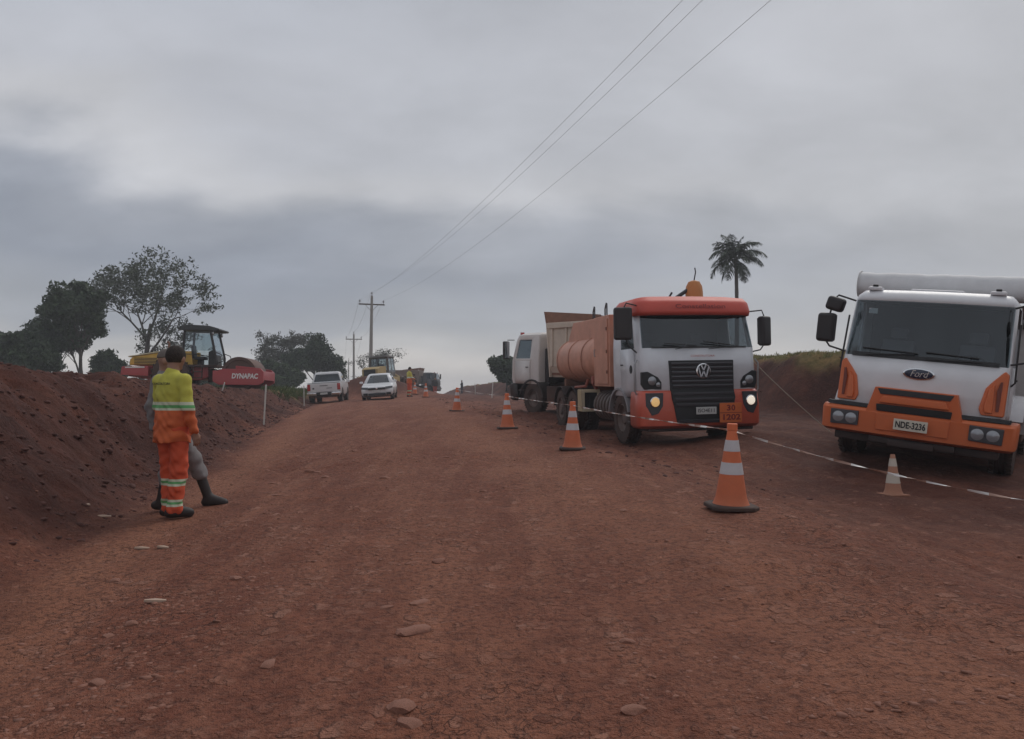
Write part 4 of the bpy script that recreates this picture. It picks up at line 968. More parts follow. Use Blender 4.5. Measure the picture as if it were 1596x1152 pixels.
# ------------------------------------------------------------------ small white hatchback
def build_hatch():
    t = empty('car', 'white hatchback parked nose towards the camera beside the pickup', 'car')
    CW = M('car_white', (.76, .77, .79), .3, 0, .08, (.1, .7, .5), .03, coat=.5)
    kw = dict(rf=.30, rb=.18, breaks=(0, .16, .42, .50, .74, 1.0), nf=6, nc=4, nb=3)
    L = [dict(z=.20, yf=.14, yb=3.9, w=.78, bow=.10), dict(z=.34, yf=.02, yb=3.98, w=.845, bow=.10), dict(z=.58, yf=.0, yb=4.0, w=.86, bow=.12), dict(z=.72, yf=.08, yb=4.0, w=.86, bow=.14), dict(z=.80, yf=.26, yb=3.98, w=.845, bow=.14),
         dict(z=.93, yf=1.02, yb=3.95, w=.82, rf=.2, bow=.14), dict(z=1.36, yf=1.72, yb=3.65, w=.62, rf=.16, bow=.10), dict(z=1.44, yf=2.0, yb=3.5, w=.55, rf=.14, bow=.06), dict(z=1.46, yf=2.2, yb=3.3, w=.45, rf=.1, bow=.03)]
    def cl(k, c):
        if k == 5 and (c[0] == 'F'): return 'windshield'
        if k == 5 and c[0] in ('L', 'R') and c[1] in (1, 3): return 'side_window:%s%d' % c
        if k == 5 and c[0] == 'B': return 'rear_window'
        if k == 4 and c[0] in ('F', 'FL', 'FR'): return 'bonnet'
        return 'car_body'
    ps = shell(L, cl, 'car_body', None, **kw)
    for nm, mt in (('car_body', CW), ('bonnet', CW), ('windshield', GLASS), ('rear_window', GLASSD), *[('side_window:' + q, GLASSD) for q in ('L1', 'L3', 'R1', 'R3')]):
        ps[nm].build(nm.split(':')[0], mt, t, solid=.02 if mt is CW else 0, ang=45)
    MB().box(-.8, .8, .3, 3.9, .16, .24).build('floor_pan', BLACK, t)
    interior(t, 1.15, 3.0, .75, .35, .45, .86, SEATM)
    m = MB().loft([[(x, -.015 + .12 * (x / .56) ** 2, z) for x, z in ((-.46, .62), (.46, .62))] + [(.46, .2, .62), (-.46, .2, .62)], [(-.5, .035 + .10, .70), (.5, .035 + .10, .70), (.5, .25, .70), (-.5, .25, .70)]])
    MB().box(-.46, .46, -.05, .2, .57, .68).build('grille', INK, t, bevel=.01)
    MB().box(-.46, .46, -.05, .2, .24, .38).build('lower_grille', INK, t, bevel=.01)
    MB().lathe([(.055, -.03), (.055, -.04), (.001, -.045)], 18, 'y', c=(0, -.03, .64), cap=False).build('emblem', CHROME, t)
    MB().box(-.2, .2, -.06, -.045, .42, .53).build('licence_plate', PLATE, t)
    for s in (-1, 1):
        MB().add([(s * .47, .02, .58), (s * .84, .24, .62), (s * .84, .27, .74), (s * .47, .05, .71), (s * .47, .25, .61), (s * .8, .5, .66), (s * .8, .5, .74), (s * .47, .3, .70)], [(0, 1, 2, 3), (7, 6, 5, 4), (0, 4, 5, 1), (1, 5, 6, 2), (2, 6, 7, 3), (3, 7, 4, 0)]).build('headlight', M('smoked_lens', (.09, .095, .10), .15, .2), t, bevel=.008)
        MB().box(s * .62 - .12, s * .62 + .12, .08, .3, .27, .40).build('fog_lamp', INK, t, bevel=.01)
        mm = MB().box(s * .93 - .09, s * .93 + .09, 1.22, 1.32, .93, 1.05).build('side_mirror', CW, t, bevel=.03)
        for y in (.78, 3.25): wheel(t, s * .76, y, .30, .19, .02)
        fender(t, s * .70, s * .868, .78, .30, .335, R(-10), R(190), INK, .02, 'wheel_arch'); fender(t, s * .70, s * .868, 3.25, .30, .335, R(-10), R(190), INK, .02, 'wheel_arch')
    settle(t, -7.25, 41.5, R(5), 2.47, 1.5, .78)
build_hatch()

# ------------------------------------------------------------------ white pickup seen from behind (front looks away)
def build_pickup():
    t = empty('pickup_truck', 'white double cab pickup seen from behind, parked on the left verge', 'pickup')
    CW = M('pickup_white', (.70, .70, .72), .35, 0, .12, (.3, 1.0, .55), .04, coat=.4)
    kw = dict(rf=.30, rb=.12, breaks=(0, .3, .38, .56, .62, .80, 1.0), nf=4, nc=4, nb=3)
    L = [dict(z=.42, yf=.1, yb=5.2, w=.86, bow=.06), dict(z=.55, yf=.0, yb=5.25, w=.91, bow=.06), dict(z=.95, yf=.05, yb=5.25, w=.92, bow=.06), dict(z=1.10, yf=.2, yb=5.24, w=.90, bow=.06)]
    ps = shell(L, lambda k, c: 'car_body', 'car_body', 'car_body', **kw)
    ps['car_body'].build('car_body', CW, t, ang=45)
    K = [dict(z=1.10, yf=1.25, yb=3.45, w=.87, rf=.15, bow=.06), dict(z=1.20, yf=1.45, yb=3.45, w=.86, rf=.15, bow=.06), dict(z=1.62, yf=2.0, yb=3.30, w=.74, rf=.14, bow=.05), dict(z=1.74, yf=2.2, yb=3.2, w=.68, rf=.12, bow=.04), dict(z=1.77, yf=2.4, yb=3.05, w=.55, rf=.1, bow=.02)]
    kk = dict(rf=.2, rb=.10, breaks=(0, .06, .46, .54, .92, 1.0), nf=4, nc=4, nb=4)
    def cl(k, c):
        if k == 1 and c[0] == 'B': return 'rear_window'
        if k == 1 and c[0] in ('L', 'R') and c[1] in (1, 3): return 'side_window:%s%d' % c
        if k == 1 and c[0] == 'F': return 'windshield'
        return 'cabin'
    ps = shell(K, cl, 'cabin', None, **kk)
    ps['cabin'].build('cabin', CW, t, solid=.02, ang=45)
    for nm in ('rear_window', 'windshield', 'side_window:L1', 'side_window:L3', 'side_window:R1', 'side_window:R3'): ps[nm].build(nm.split(':')[0], GLASSD, t)
    MB().box(-.84, .84, 3.55, 5.18, 1.102, 1.125).build('bed_cover', INK, t, bevel=.008)
    for s in (-1, 1): MB().box(s * .88 - .035, s * .88 + .035, 3.5, 5.22, 1.10, 1.15).build('bed_rail', CW, t, bevel=.012)
    tg = MB().box(-.72, .72, 5.25, 5.28, .62, 1.09).build('tailgate', CW, t, bevel=.012)
    MB().box(-.22, .22, 5.28, 5.295, .94, .985).build('tailgate_handle', M('dark_chrome', (.2, .2, .2), .3, .8), tg)
    MB().box(-.45, -.15, 5.28, 5.286, .80, .83).box(.52, .62, 5.28, 5.286, .78, .86).build('tailgate_badge', INK, tg)
    for s in (-1, 1):
        MB().box(s * .82 - .085, s * .82 + .085, 5.2, 5.275, .70, 1.06).build('tail_lamp', REDL, t, bevel=.015)
        MB().box(s * .68 - .26, s * .68 + .26, 5.24, 5.38, .46, .58).build('rear_bumper', CHROME, t, bevel=.02)
        MB().box(s * 1.02 - .10, s * 1.02 + .10, 1.5, 1.62, 1.10, 1.28).build('side_mirror', CW, t, bevel=.03)
        for y in (.95, 4.2): wheel(t, s * .80, y, .38, .25, .02)
        for y in (.95, 4.2): fender(t, s * .72, s * .93, y, .38, .42, R(-5), R(185), INK, .025, 'wheel_arch')
    MB().box(-.40, .40, 5.24, 5.36, .42, .60).build('bumper_step', INK, t, bevel=.02)
    MB().box(-.2, .2, 5.365, 5.372, .47, .58).build('licence_plate', PLATE, t)
    MB().box(-.8, .8, .4, 5.1, .30, .46).build('underbody', CHASSIS, t, bevel=.03)
    for s in (-1, 1): MB().box(s * .78 - .12, s * .78 + .12, 4.72, 4.74, .18, .5).build('mud_flap', INK, t)
    a = MB()
    for x in (-.45, .45): a.box(x - .025, x + .025, 2.3, 3.1, 1.775, 1.80)
    a.build('roof_bar', INK, t)
    # rear face at Y about 43: local y=5.25 points back to the camera -> heading away along the road
    th = R(180 + 7)
    X0, Y0 = -10.45 , 43.0
    c, s = math.cos(th), math.sin(th)
    settle(t, X0 + s * 5.25, Y0 - c * 5.25, th, 3.25, 1.6, .95)
build_pickup()

# ------------------------------------------------------------------ red soil compactor (front drum towards image right = local +X)
def build_roller():
    t = empty('road_roller', 'red road roller with steel drum and canopy parked behind the left earth bank', 'roller')
    RR = M('roller_red', (.40, .030, .040), .42, 0, .10, (.2, 1.1, .25), .06, coat=.3)
    YL = M('roller_yellow', (.62, .38, .06), .5, 0, .1); CR = M('roller_cream', (.60, .54, .38), .5, 0, .12)
    STL = M('worn_drum_steel', (.10, .075, .07), .6, .6, .45)
    # drum with its two end discs
    dm = MB().lathe([(.01, -.98), (.60, -.98), (.62, -1.02), (.75, -1.02), (.76, -1.0), (.76, 1.0), (.75, 1.02), (.62, 1.02), (.60, .98), (.01, .98)], 44, 'y', c=(2.05, 0, .76), cap=False).build('drum', STL, t)
    for s in (-1, 1):
        MB().prism([(1.00, .42), (1.00, .80), (1.40, .98), (3.05, .98), (3.15, .86), (3.15, .40), (2.95, .28), (1.25, .28)], 'y', s * 1.16 - .07, s * 1.16 + .07).build('drum_frame', RR, t, bevel=.02)
        MB().prism([(1.95, .985), (1.95, 1.12), (3.00, 1.02), (3.05, .985)], 'y', s * 1.14 - .06, s * 1.14 + .06).build('frame_cap', RR, t, bevel=.015)
    for x in (1.05, 3.05): MB().box(x - .10, x + .10, -1.09, 1.09, .50, .90).build('cross_beam', RR, t, bevel=.02)
    text('DYNAPAC', .30, INKW, t, (2.35, -1.236, .66), (R(90), 0, 0), width=1.12, bold=.012, shear=.12)
    MB().box(1.25, 1.35, -1.0, 1.0, .30, .42).build('scraper', STL, t)
    # articulation and rear chassis
    MB().box(.55, 1.0, -.35, .35, .45, .95).lathe([(.16, .4), (.16, 1.0)], 14, 'z', c=(.62, 0, 0)).build('articulation_joint', CHASSIS, t, bevel=.02)
    MB().prism([(.60, .62), (.60, 1.10), (-2.0, 1.10), (-2.75, 1.02), (-2.80, .62), (-1.9, .48), (.3, .48)], 'y', -.52, .52).build('rear_chassis', RR, t, bevel=.03)
    for s in (-1, 1):
        MB().prism([(-1.75, .62), (-1.75, 1.06), (-2.85, 1.02), (-2.90, .66)], 'y', s * .80 - .28, s * .80 + .28).build('rear_beam', RR, t, bevel=.02)
        MB().prism([(-1.9, .98), (-1.9, 1.04), (-2.7, 1.01), (-2.7, .96)], 'y', s * 1.085 - .008, s * 1.085 + .008).build('beam_stripe', INKW, t)
        wh = wheel(t, 0, 0, .76, .58, .12, None, True)
        wh.location = (-.85, s * .82, .75); wh.rotation_euler = (0, 0, R(90) * s)
    hd = MB().prism([(-.45, 1.10), (-.45, 1.72), (-1.1, 1.74), (-2.55, 1.48), (-2.70, 1.36), (-2.70, 1.10)], 'y', -.62, .62).build('engine_hood', YL, t, bevel=.05, seg=3)
    MB().prism([(-1.1, 1.745), (-1.1, 1.80), (-2.75, 1.50), (-2.75, 1.45)], 'y', -.66, .66).build('hood_lid', CR, hd, bevel=.015)
    for k in range(5):
        MB().box(-2.5 + k * .0, -1.55, -.632, -.622, 1.14 + k * .065, 1.17 + k * .065).build('hood_vent', INK, hd)
    MB().tube([(-1.35, .3, 1.7), (-1.35, .3, 2.15), (-1.42, .3, 2.22)], .05, 10).build('exhaust_pipe', RUST, t)
    # platform, cab with posts and canopy
    pf = MB().box(-.42, 1.02, -.80, .80, 1.06, 1.16).build('platform', CHASSIS, t, bevel=.02)
    MB().prism([(.55, 1.16), (.55, 1.75), (.72, 1.85), (.92, 1.80), (.98, 1.16)], 'y', -.35, .35).build('console', BLACK, t, bevel=.03)
    MB().prism([(-.40, 1.16), (-.40, 1.75), (-.10, 1.75), (-.02, 1.16)], 'y', -.66, -.60).build('side_panel', YL, t, bevel=.01)
    MB().box(-.35, -.05, .45, .60, 1.16, 1.75).build('side_panel', YL, t, bevel=.01)
    st = MB().box(-.10, .38, -.25, .25, 1.40, 1.54).prism([(-.20, 1.45), (-.08, 1.45), (-.14, 2.05), (-.24, 2.05)], 'y', -.24, .24).box(.02, .26, -.12, .12, 1.16, 1.40).build('seat', BLACK, t, bevel=.03)
    T = Matrix.Translation((.62, 0, 1.95)) @ Matrix.Rotation(R(-30), 4, 'Y')
    MB().tube([T @ Vector((.19 * math.cos(a), .19 * math.sin(a), 0)) for a in [2 * math.pi * k / 20 for k in range(21)]], .014, 6).tube([T @ Vector((0, 0, 0)), (.72, 0, 1.75)], .025, 6).build('steering_wheel', INK, t)
    for x, xt in ((-.42, -.38), (.98, .72)):
        for s in (-1, 1): MB().tube([(x, s * .74, 1.12), (x, s * .74, 1.5), (xt, s * .70, 2.66)], .055, 8).build('post', BLACK, t)
    MB().prism([(-.62, 2.70), (-.55, 2.84), (-.2, 2.92), (.7, 2.88), (1.12, 2.76), (1.12, 2.68), (.9, 2.66), (-.4, 2.66)], 'y', -.86, .86).build('canopy', M('dark_canopy', (.028, .034, .038), .5, 0, .06), t, bevel=.03)
    for s in (-1, 1):
        MB().tube([(1.0, s * .74, 1.20), (1.32, s * .74, 1.34), (1.22, s * .74, 1.62), (.95, s * .74, 1.72)], .022, 6).tube([(.95, s * .74, 1.46), (.2, s * .76, 1.62), (-.40, s * .76, 1.62)], .02, 6).build('hand_rail', BLACK, t)
        MB().box(.05, .45, s * .84 - .06, s * .84 + .06, .55, .60).box(.05, .45, s * .84 - .06, s * .84 + .06, .82, .87).box(.05, .08, s * .84 - .05, s * .84 + .05, .55, 1.08).box(.42, .45, s * .84 - .05, s * .84 + .05, .55, 1.08).build('ladder', CHASSIS, t)
        MB().lathe([(.09, 0), (.09, .06), (.001, .08)], 14, 'x', c=(.80, s * .72, 2.56), cap=False).build('work_lamp', LENS, t)
    for w in (MB().add([(-.39, -.72, 1.78), (.90, -.72, 1.78), (.72, -.70, 2.62), (-.38, -.70, 2.62)], [(0, 1, 2, 3)]),
              MB().add([(-.39, .72, 1.2), (.94, .72, 1.2), (.72, .70, 2.62), (-.38, .70, 2.62)], [(0, 1, 2, 3)]),
              MB().add([(.97, -.70, 1.6), (.97, .70, 1.6), (.73, .66, 2.62), (.73, -.66, 2.62)], [(0, 1, 2, 3)])):
        w.build('cab_glass', GLASS, t)
    c, s = 1, 0
    X, Y = -14.15, 34.6
    z = min(HB(X + x, Y) for x in (-1, 2)) + .02
    t.location = (X, Y, z); t.rotation_euler = (R(0), R(0.6), R(6))
build_roller()

# ------------------------------------------------------------------ yellow wheel loader behind the hatchback
def build_loader():
    t = empty('wheel_loader', 'yellow wheel loader with glazed cab showing above the white hatchback', 'loader')
    YL = M('loader_yellow', (.44, .33, .14), .5, 0, .35)
    MB().box(-1.0, 1.0, .3, 3.2, .75, 1.35).build('rear_frame', YL, t, bevel=.05)
    hd = MB().prism([(0, 1.35), (0, 1.95), (.5, 2.10), (1.6, 2.15), (1.6, 1.35)], 'x', -.62, .62).build('engine_hood', YL, t, bevel=.06)
    MB().box(-.45, .45, -.02, -.004, 1.45, 1.9).build('radiator_grille', INK, hd)
    MB().tube([(-.35, .9, 2.1), (-.35, .9, 2.7), (-.35, .84, 2.78)], .05, 8).build('exhaust_pipe', BLACK, hd)
    kw = dict(rf=.12, rb=.12, breaks=(0, .06, .5, .56, .94, 1.0), nf=2, nc=3, nb=2)
    L = [dict(z=1.35, yf=1.62, yb=3.0, w=.72), dict(z=1.75, yf=1.60, yb=3.05, w=.76), dict(z=2.75, yf=1.68, yb=2.98, w=.70), dict(z=2.85, yf=1.62, yb=3.02, w=.74), dict(z=2.96, yf=1.66, yb=2.98, w=.70)]
    def cl(k, c):
        if k == 1 and (c[0] in 'FB' or (c[0] in 'LR' and c[1] in (1, 3))): return 'cab_glass:%s%d' % (c[0], c[1] if c[0] in 'LR' else 0)
        return 'cab'
    ps = shell(L, cl, 'cab', 'cab', **kw); ps['cab'].build('cab', M('loader_cab_grey', (.10, .10, .10), .5, 0, .15), t, solid=.03); [v.build('cab_glass', GLASS, t) for q, v in ps.items() if q.startswith('cab_glass')]
    MB().box(-.25, .25, 2.1, 2.6, 1.5, 1.7).box(-.24, .24, 2.05, 2.15, 1.65, 2.35).build('seat', INK, t, bevel=.04)
    for s in (-1, 1):
        for y in (.75, 3.9): wheel(t, s * .92, y, .68, .5, .1, None, True)
        fender(t, s * .66, s * 1.2, .75, .68, .76, R(5), R(150), YL, .03)
        MB().tube([(s * .5, 3.2, 1.6), (s * .5, 4.6, 1.3), (s * .5, 5.4, .55)], .09, 8).build('lift_arm', YL, t)
    MB().box(-.6, .6, 3.1, 4.4, .7, 1.2).build('front_frame', YL, t, bevel=.05)
    MB().prism([(5.2, .10), (5.2, 1.15), (5.3, 1.2), (5.42, .35), (6.3, .14), (6.3, .08)], 'x', -1.35, 1.35).build('bucket', RUST, t, bevel=.01)
    settle(t, -10.1, 55.2, R(-14), 3.1, 1.8, .75)
build_loader()

# ================================================================== people (surfaces grown from distance fields)
def surface_net(F, org, h):
    nx, ny, nz = F.shape
    ins = F < 0
    cs = [(i, j, k) for i in (0, 1) for j in (0, 1) for k in (0, 1)]
    def cut(A, c): return A[c[0]:nx - 1 + c[0], c[1]:ny - 1 + c[1], c[2]:nz - 1 + c[2]]
    s = sum(cut(ins, c).astype(np.int8) for c in cs)
    act = (s > 0) & (s < 8)
    ii = np.argwhere(act)
    vid = np.full(act.shape, -1, np.int64); vid[act] = np.arange(len(ii))
    val = {c: cut(F, c)[act] for c in cs}
    P = np.zeros((len(ii), 3)); cnt = np.zeros(len(ii))
    for a in cs:
        for ax in range(3):
            if a[ax]: continue
            b = list(a); b[ax] = 1; b = tuple(b)
            va, vb = val[a], val[b]; m = (va < 0) != (vb < 0)
            t = np.where(m, va / np.where(m, va - vb, 1), 0)
            q = np.array(a, float)[None, :].repeat(len(ii), 0); q[:, ax] += t
            P += q * m[:, None]; cnt += m
    P = P / cnt[:, None] + ii
    V = P * h + np.array(org)
    faces = []
    for ax in range(3):
        o1, o2 = [(1, 2), (2, 0), (0, 1)][ax]
        A = np.take(ins, range(ins.shape[ax] - 1), ax); B = np.take(ins, range(1, ins.shape[ax]), ax)
        e = np.argwhere(A != B); sg = A[tuple(e.T)]
        ok = (e[:, o1] > 0) & (e[:, o2] > 0) & (e[:, o1] < F.shape[o1] - 1) & (e[:, o2] < F.shape[o2] - 1)
        e, sg = e[ok], sg[ok]
        q = []
        for d1, d2 in ((0, 0), (1, 0), (1, 1), (0, 1)):
            c = e.copy(); c[:, o1] -= d1; c[:, o2] -= d2; q.append(vid[tuple(c.T)])
        q = np.stack(q, 1); q[~sg] = q[~sg][:, ::-1]; faces.append(q)
    return V, np.concatenate(faces)

class SDF:
    def __init__(s, lo, hi, h):
        s.h = h; s.lo = np.array(lo, float); n = np.ceil((np.array(hi) - s.lo) / h).astype(int) + 1
        s.F = np.full(n, 0.2); s.ax = [s.lo[i] + h * np.arange(n[i]) for i in range(3)]
    def sub(s, lo, hi):
        sl = []
        for i in range(3):
            a = max(0, int((lo[i] - s.lo[i]) / s.h)); b = min(s.F.shape[i], int((hi[i] - s.lo[i]) / s.h) + 2); sl.append(slice(a, max(b, a)))
        X, Y, Z = np.meshgrid(s.ax[0][sl[0]], s.ax[1][sl[1]], s.ax[2][sl[2]], indexing='ij')
        return tuple(sl), X, Y, Z
    def cone(s, a, b, r1, r2, k=.025, sc=(1, 1, 1), mode='add'):
        a, b = np.array(a, float), np.array(b, float); r = max(r1, r2); sc = np.array(sc, float); mg = .07
        sl, X, Y, Z = s.sub(np.minimum(a, b) - r / sc - mg, np.maximum(a, b) + r / sc + mg)
        if X.size == 0: return s
        A, D = a * sc, (b - a) * sc
        px, py, pz = X * sc[0] - A[0], Y * sc[1] - A[1], Z * sc[2] - A[2]
        L = max(D @ D, 1e-12); t = np.clip((px * D[0] + py * D[1] + pz * D[2]) / L, 0, 1)
        d = np.sqrt((px - t * D[0]) ** 2 + (py - t * D[1]) ** 2 + (pz - t * D[2]) ** 2) - (r1 + (r2 - r1) * t)
        d = d / sc.max()
        o = s.F[sl]
        if mode == 'add':
            hh = np.clip(.5 + .5 * (o - d) / k, 0, 1); s.F[sl] = o * (1 - hh) + d * hh - k * hh * (1 - hh)
        else: s.F[sl] = np.maximum(o, -d)
        return s
    def ball(s, c, r, k=.02, sc=(1, 1, 1), mode='add'): return s.cone(c, c, r, r, k, sc, mode)
    def above(s, z): s.F = np.maximum(s.F, z - s.ax[2][None, None, :]); return s
    def below(s, z): s.F = np.maximum(s.F, s.ax[2][None, None, :] - z); return s
    def folds(s, amp, seed=0, zs=None):
        X, Y, Z = np.meshgrid(*s.ax, indexing='ij'); q = seed * 1.7
        f = np.sin(19 * X + 38 * Z + 5 * np.sin(13 * Y + q) + q) + .7 * np.sin(-34 * X + 26 * Z + 21 * Y + 3 * np.sin(9 * Z + 2 * q)) + .6 * np.sin(64 * Z + 25 * X + 4 * np.sin(18 * X + q)) + .5 * np.sin(50 * X + 8 * Z - 30 * Y + q)
        if zs: f = f * (np.interp(Z.ravel(), [z for z, _ in zs], [a for _, a in zs]).reshape(Z.shape))
        s.F = s.F + amp * f; return s
    def obj(s, name, mat, parent, smooth_it=1):
        V, Q = surface_net(s.F, s.lo, s.h)
        me = bpy.data.meshes.new(name); me.from_pydata(V.tolist(), [], Q.tolist()); me.update()
        me.polygons.foreach_set('use_smooth', [True] * len(me.polygons)); me.materials.append(mat)
        o = bpy.data.objects.new(name, me); link(o, parent)
        if smooth_it:
            md = o.modifiers.new('smooth', 'SMOOTH'); md.factor = .5; md.iterations = smooth_it
        return o

SKIN = M('skin', (.30, .165, .115), .6, 0, 0, None, .08, 12)
HAIR = M('dark_hair', (.030, .021, .017), .9, 0, 0, None, .6, 55, 1.0)
BOOT = M('black_leather', (.016, .015, .016), .6, 0, .10)
def person(label, X, Y, face, shirt, trousers, pose, res=.009, group=None, hgt=1.74, boot_top=.16, hem=.84, cap=None, hair=HAIR, boots=BOOT, z=None, letter=None):
    """pose: dict of joints, figure looks along +Y, right hand on +X"""
    t = empty('person', label, 'person', group=group)
    J = dict(neck=(0, -.01, 1.46), head=(0, .025, 1.615), sR=(.195, -.01, 1.40), eR=(.265, -.03, 1.12), wR=(.275, .03, .875), sL=(-.195, -.01, 1.40), eL=(-.265, -.03, 1.12), wL=(-.275, .03, .875),
             hR=(.095, 0, .90), kR=(.105, .02, .49), aR=(.105, -.02, .085), hL=(-.095, 0, .90), kL=(-.105, .02, .49), aL=(-.105, -.02, .085), chest=(0, 0, 1.28), waist=(0, 0, 1.0), tR=0.0, tL=0.0)
    J.update(pose)
    V = {k: np.array(v, float) for k, v in J.items() if not np.isscalar(v)}
    allp = np.array(list(V.values())); lo = allp.min(0) - .30; hi = allp.max(0) + .30
    # body: head, neck, arms and hands in one surface
    h = V['head']
    b = SDF(lo, (hi[0], hi[1], h[2] + .2), res)
    b.cone(V['waist'], V['chest'], .10, .12, sc=(1, 1.35, 1)); b.cone(V['chest'], V['neck'], .10, .06)
    b.cone(V['neck'] - (0, 0, .03), h - (0, .015, .05), .060, .056, .02)
    hy = R(J.get('turn', 0)); fwd = np.array((math.sin(hy), math.cos(hy), 0)); rt = np.array((math.cos(hy), -math.sin(hy), 0))
    b.ball(h + .01 * fwd + (0, 0, .025), .098, .02, (1.18, .98, .93)); b.cone(h + .03 * fwd - (0, 0, .05), h + .055 * fwd - (0, 0, .085), .062, .042, .03)
    b.cone(h + .098 * fwd + (0, 0, .012), h + .118 * fwd - (0, 0, .022), .010, .016, .012)
    for s in (-1, 1):
        b.ball(h + s * .032 * rt + .108 * fwd + (0, 0, .015), .016, .01, mode='sub'); b.ball(h + s * .082 * rt + (0, 0, -.005), .026, .008, (2.0, 1.1, .8))
    b.cone(h - .022 * rt + .104 * fwd - (0, 0, .055), h + .022 * rt + .104 * fwd - (0, 0, .055), .007, .007, .008)
    b.cone(h - .02 * rt + .113 * fwd - (0, 0, .0555), h + .02 * rt + .113 * fwd - (0, 0, .0555), .0025, .0025, mode='sub')
    for s, S in ((1, 'R'), (-1, 'L')):
        b.cone(V['s' + S], V['e' + S], .052, .042); b.cone(V['e' + S], V['w' + S], .042, .028)
        w_, e_ = V['w' + S], V['e' + S]; dv = (w_ - e_) / np.linalg.norm(w_ - e_)
        fv = np.array(J.get('palm' + S, (0, 1, 0)), float); fv -= dv * (fv @ dv); fv /= np.linalg.norm(fv); sv = np.cross(dv, fv)   # fv: thumb side
        pc = w_ + dv * .085
        b.cone(w_, w_ + dv * .03, .028, .026, .02); b.cone(w_ + dv * .03 + fv * .015, pc + fv * .026, .017, .015, .012); b.cone(w_ + dv * .03 - fv * .012, pc - fv * .026, .017, .014, .012); b.cone(w_ + dv * .03, pc, .017, .014, .012)
        curl = sv * s * -1.0
        for q, ln in ((.033, .072), (.011, .082), (-.011, .076), (-.032, .06)):
            f0 = pc + fv * q; f1 = f0 + dv * ln * .55 + curl * .008; f2 = f1 + dv * ln * .42 + curl * .022
            b.cone(f0, f1, .0105, .0095, .006); b.cone(f1, f2, .0095, .008, .005)
        t0 = w_ + dv * .035 + fv * .025; t1 = t0 + dv * .035 + fv * .025 + curl * .01; t2 = t1 + dv * .035 + fv * .004 + curl * .012
        b.cone(t0, t1, .013, .0115, .01); b.cone(t1, t2, .0115, .009, .006)
    body = b.obj('body', SKIN, t, 1)
    for s in (-1, 1):
        MB().lathe([(.001, -.011), (.008, -.008), (.011, 0), (.008, .008), (.001, .011)], 10, 'z', c=tuple(h + s * .032 * rt + .092 * fwd + (0, 0, .015)), cap=False).build('eye', M('eye_white', (.6, .58, .55), .3), body)
    # hair or cap
    c = SDF(h - .2, h + .2, res)
    c.ball(h + .002 * fwd + (0, 0, .032), .1015, .01, (1.15, .97, .92))
    if cap:
        c.above(h[2] + .035); c.cone(h + .07 * fwd + (0, 0, .042), h + .15 * fwd + (0, 0, .034), .062, .05, .01, (1, 1, 3.5)); c.obj('cap', cap, t)
    else:
        c.cone(h + .10 * fwd - (0, 0, .05), h + .16 * fwd - (0, 0, .02), .11, .09, .01, mode='sub'); c.above(h[2] - .045); c.obj('hair', hair, t)
    # shirt
    sh = SDF((lo[0], lo[1], min(hem, V['wR'][2], V['wL'][2]) - .08), (hi[0], hi[1], V['neck'][2] + .1), res)
    wv = V['waist']; bt = np.array((wv[0], wv[1], hem - .06))
    sh.cone(bt, wv, .212, .185, .03, (1, 1.26, 1)); sh.cone(wv, V['chest'], .172, .185, .05, (1, 1.40, 1)); sh.cone(V['chest'], V['neck'] - (0, 0, .07), .178, .10, .05, (1, 1.38, 1))
    sh.above(hem)
    for S in 'RL':
        sh.cone(V['neck'] - (0, 0, .06), V['s' + S] - (0, 0, .01), .066, .062, .05); sh.cone(V['s' + S] - (0, 0, .012), V['e' + S], .066, .062, .035); sh.cone(V['e' + S], V['w' + S] + (V['e' + S] - V['w' + S]) * .06, .062, .047, .03)
    sh.cone(V['neck'] - (0, 0, .03), V['neck'] + (0, 0, .012), .066, .066, .02)
    sh.folds(.0042, hash(label) % 7, [(.8, 1.5), (1.1, 1.0), (1.35, .5), (1.5, .2)])
    so = sh.obj('shirt', shirt, t, 1)
    # trousers
    tr = SDF((lo[0], lo[1], 0), (hi[0], hi[1], 1.06), res)
    tr.cone(V['waist'] - (0, 0, .0), (V['hR'] + V['hL']) / 2, .150, .165, .03, (1, 1.35, 1))
    for S in 'RL':
        lowz = V['a' + S] + (V['k' + S] - V['a' + S]) * (.0 if boot_top < .2 else (boot_top - .10) / .41)
        tr.cone(V['h' + S], V['k' + S], .102, .084, .035, (1, 1.0, 1)); tr.cone(V['k' + S], lowz, .084, .074, .03)
    tr.F = np.maximum(tr.F, tr.ax[2][None, None, :] - 1.02)
    if boot_top < .2: tr.above(.055)
    tr.folds(.0050, 3 + hash(label) % 5, [(0, 1.8), (.25, 1.3), (.6, .8), (1.0, .4)])
    tr.obj('trousers', trousers, t, 1)
    # boots
    for S, ft in (('R', J['tR']), ('L', J['tL'])):
        a = V['a' + S]; f = np.array((math.sin(R(ft)), math.cos(R(ft)), 0)); k_ = V['k' + S]
        bo = SDF(a - .3, a + .35, res)
        gz = a[2] - .085
        bo.cone(a - .05 * f - (0, 0, .035), a + .15 * f - (0, 0, .045), .046, .044, .02); bo.cone(a - (0, 0, .04), a + (k_ - a) * max(.06, (boot_top - .06) / .41), .050, .056, .03); bo.cone(a + .02 * f + (0, 0, 0), a + .10 * f - (0, 0, .03), .048, .045, .03)
        bo.above(gz)
        bo.obj('boot', boots, t, 1)
    k = hgt / 1.74
    t.scale = (k, k, k)
    t.location = (X, Y, (HB(X, Y) if z is None else z) - .0)
    t.rotation_euler = (0, 0, -R(face))
    return t, so

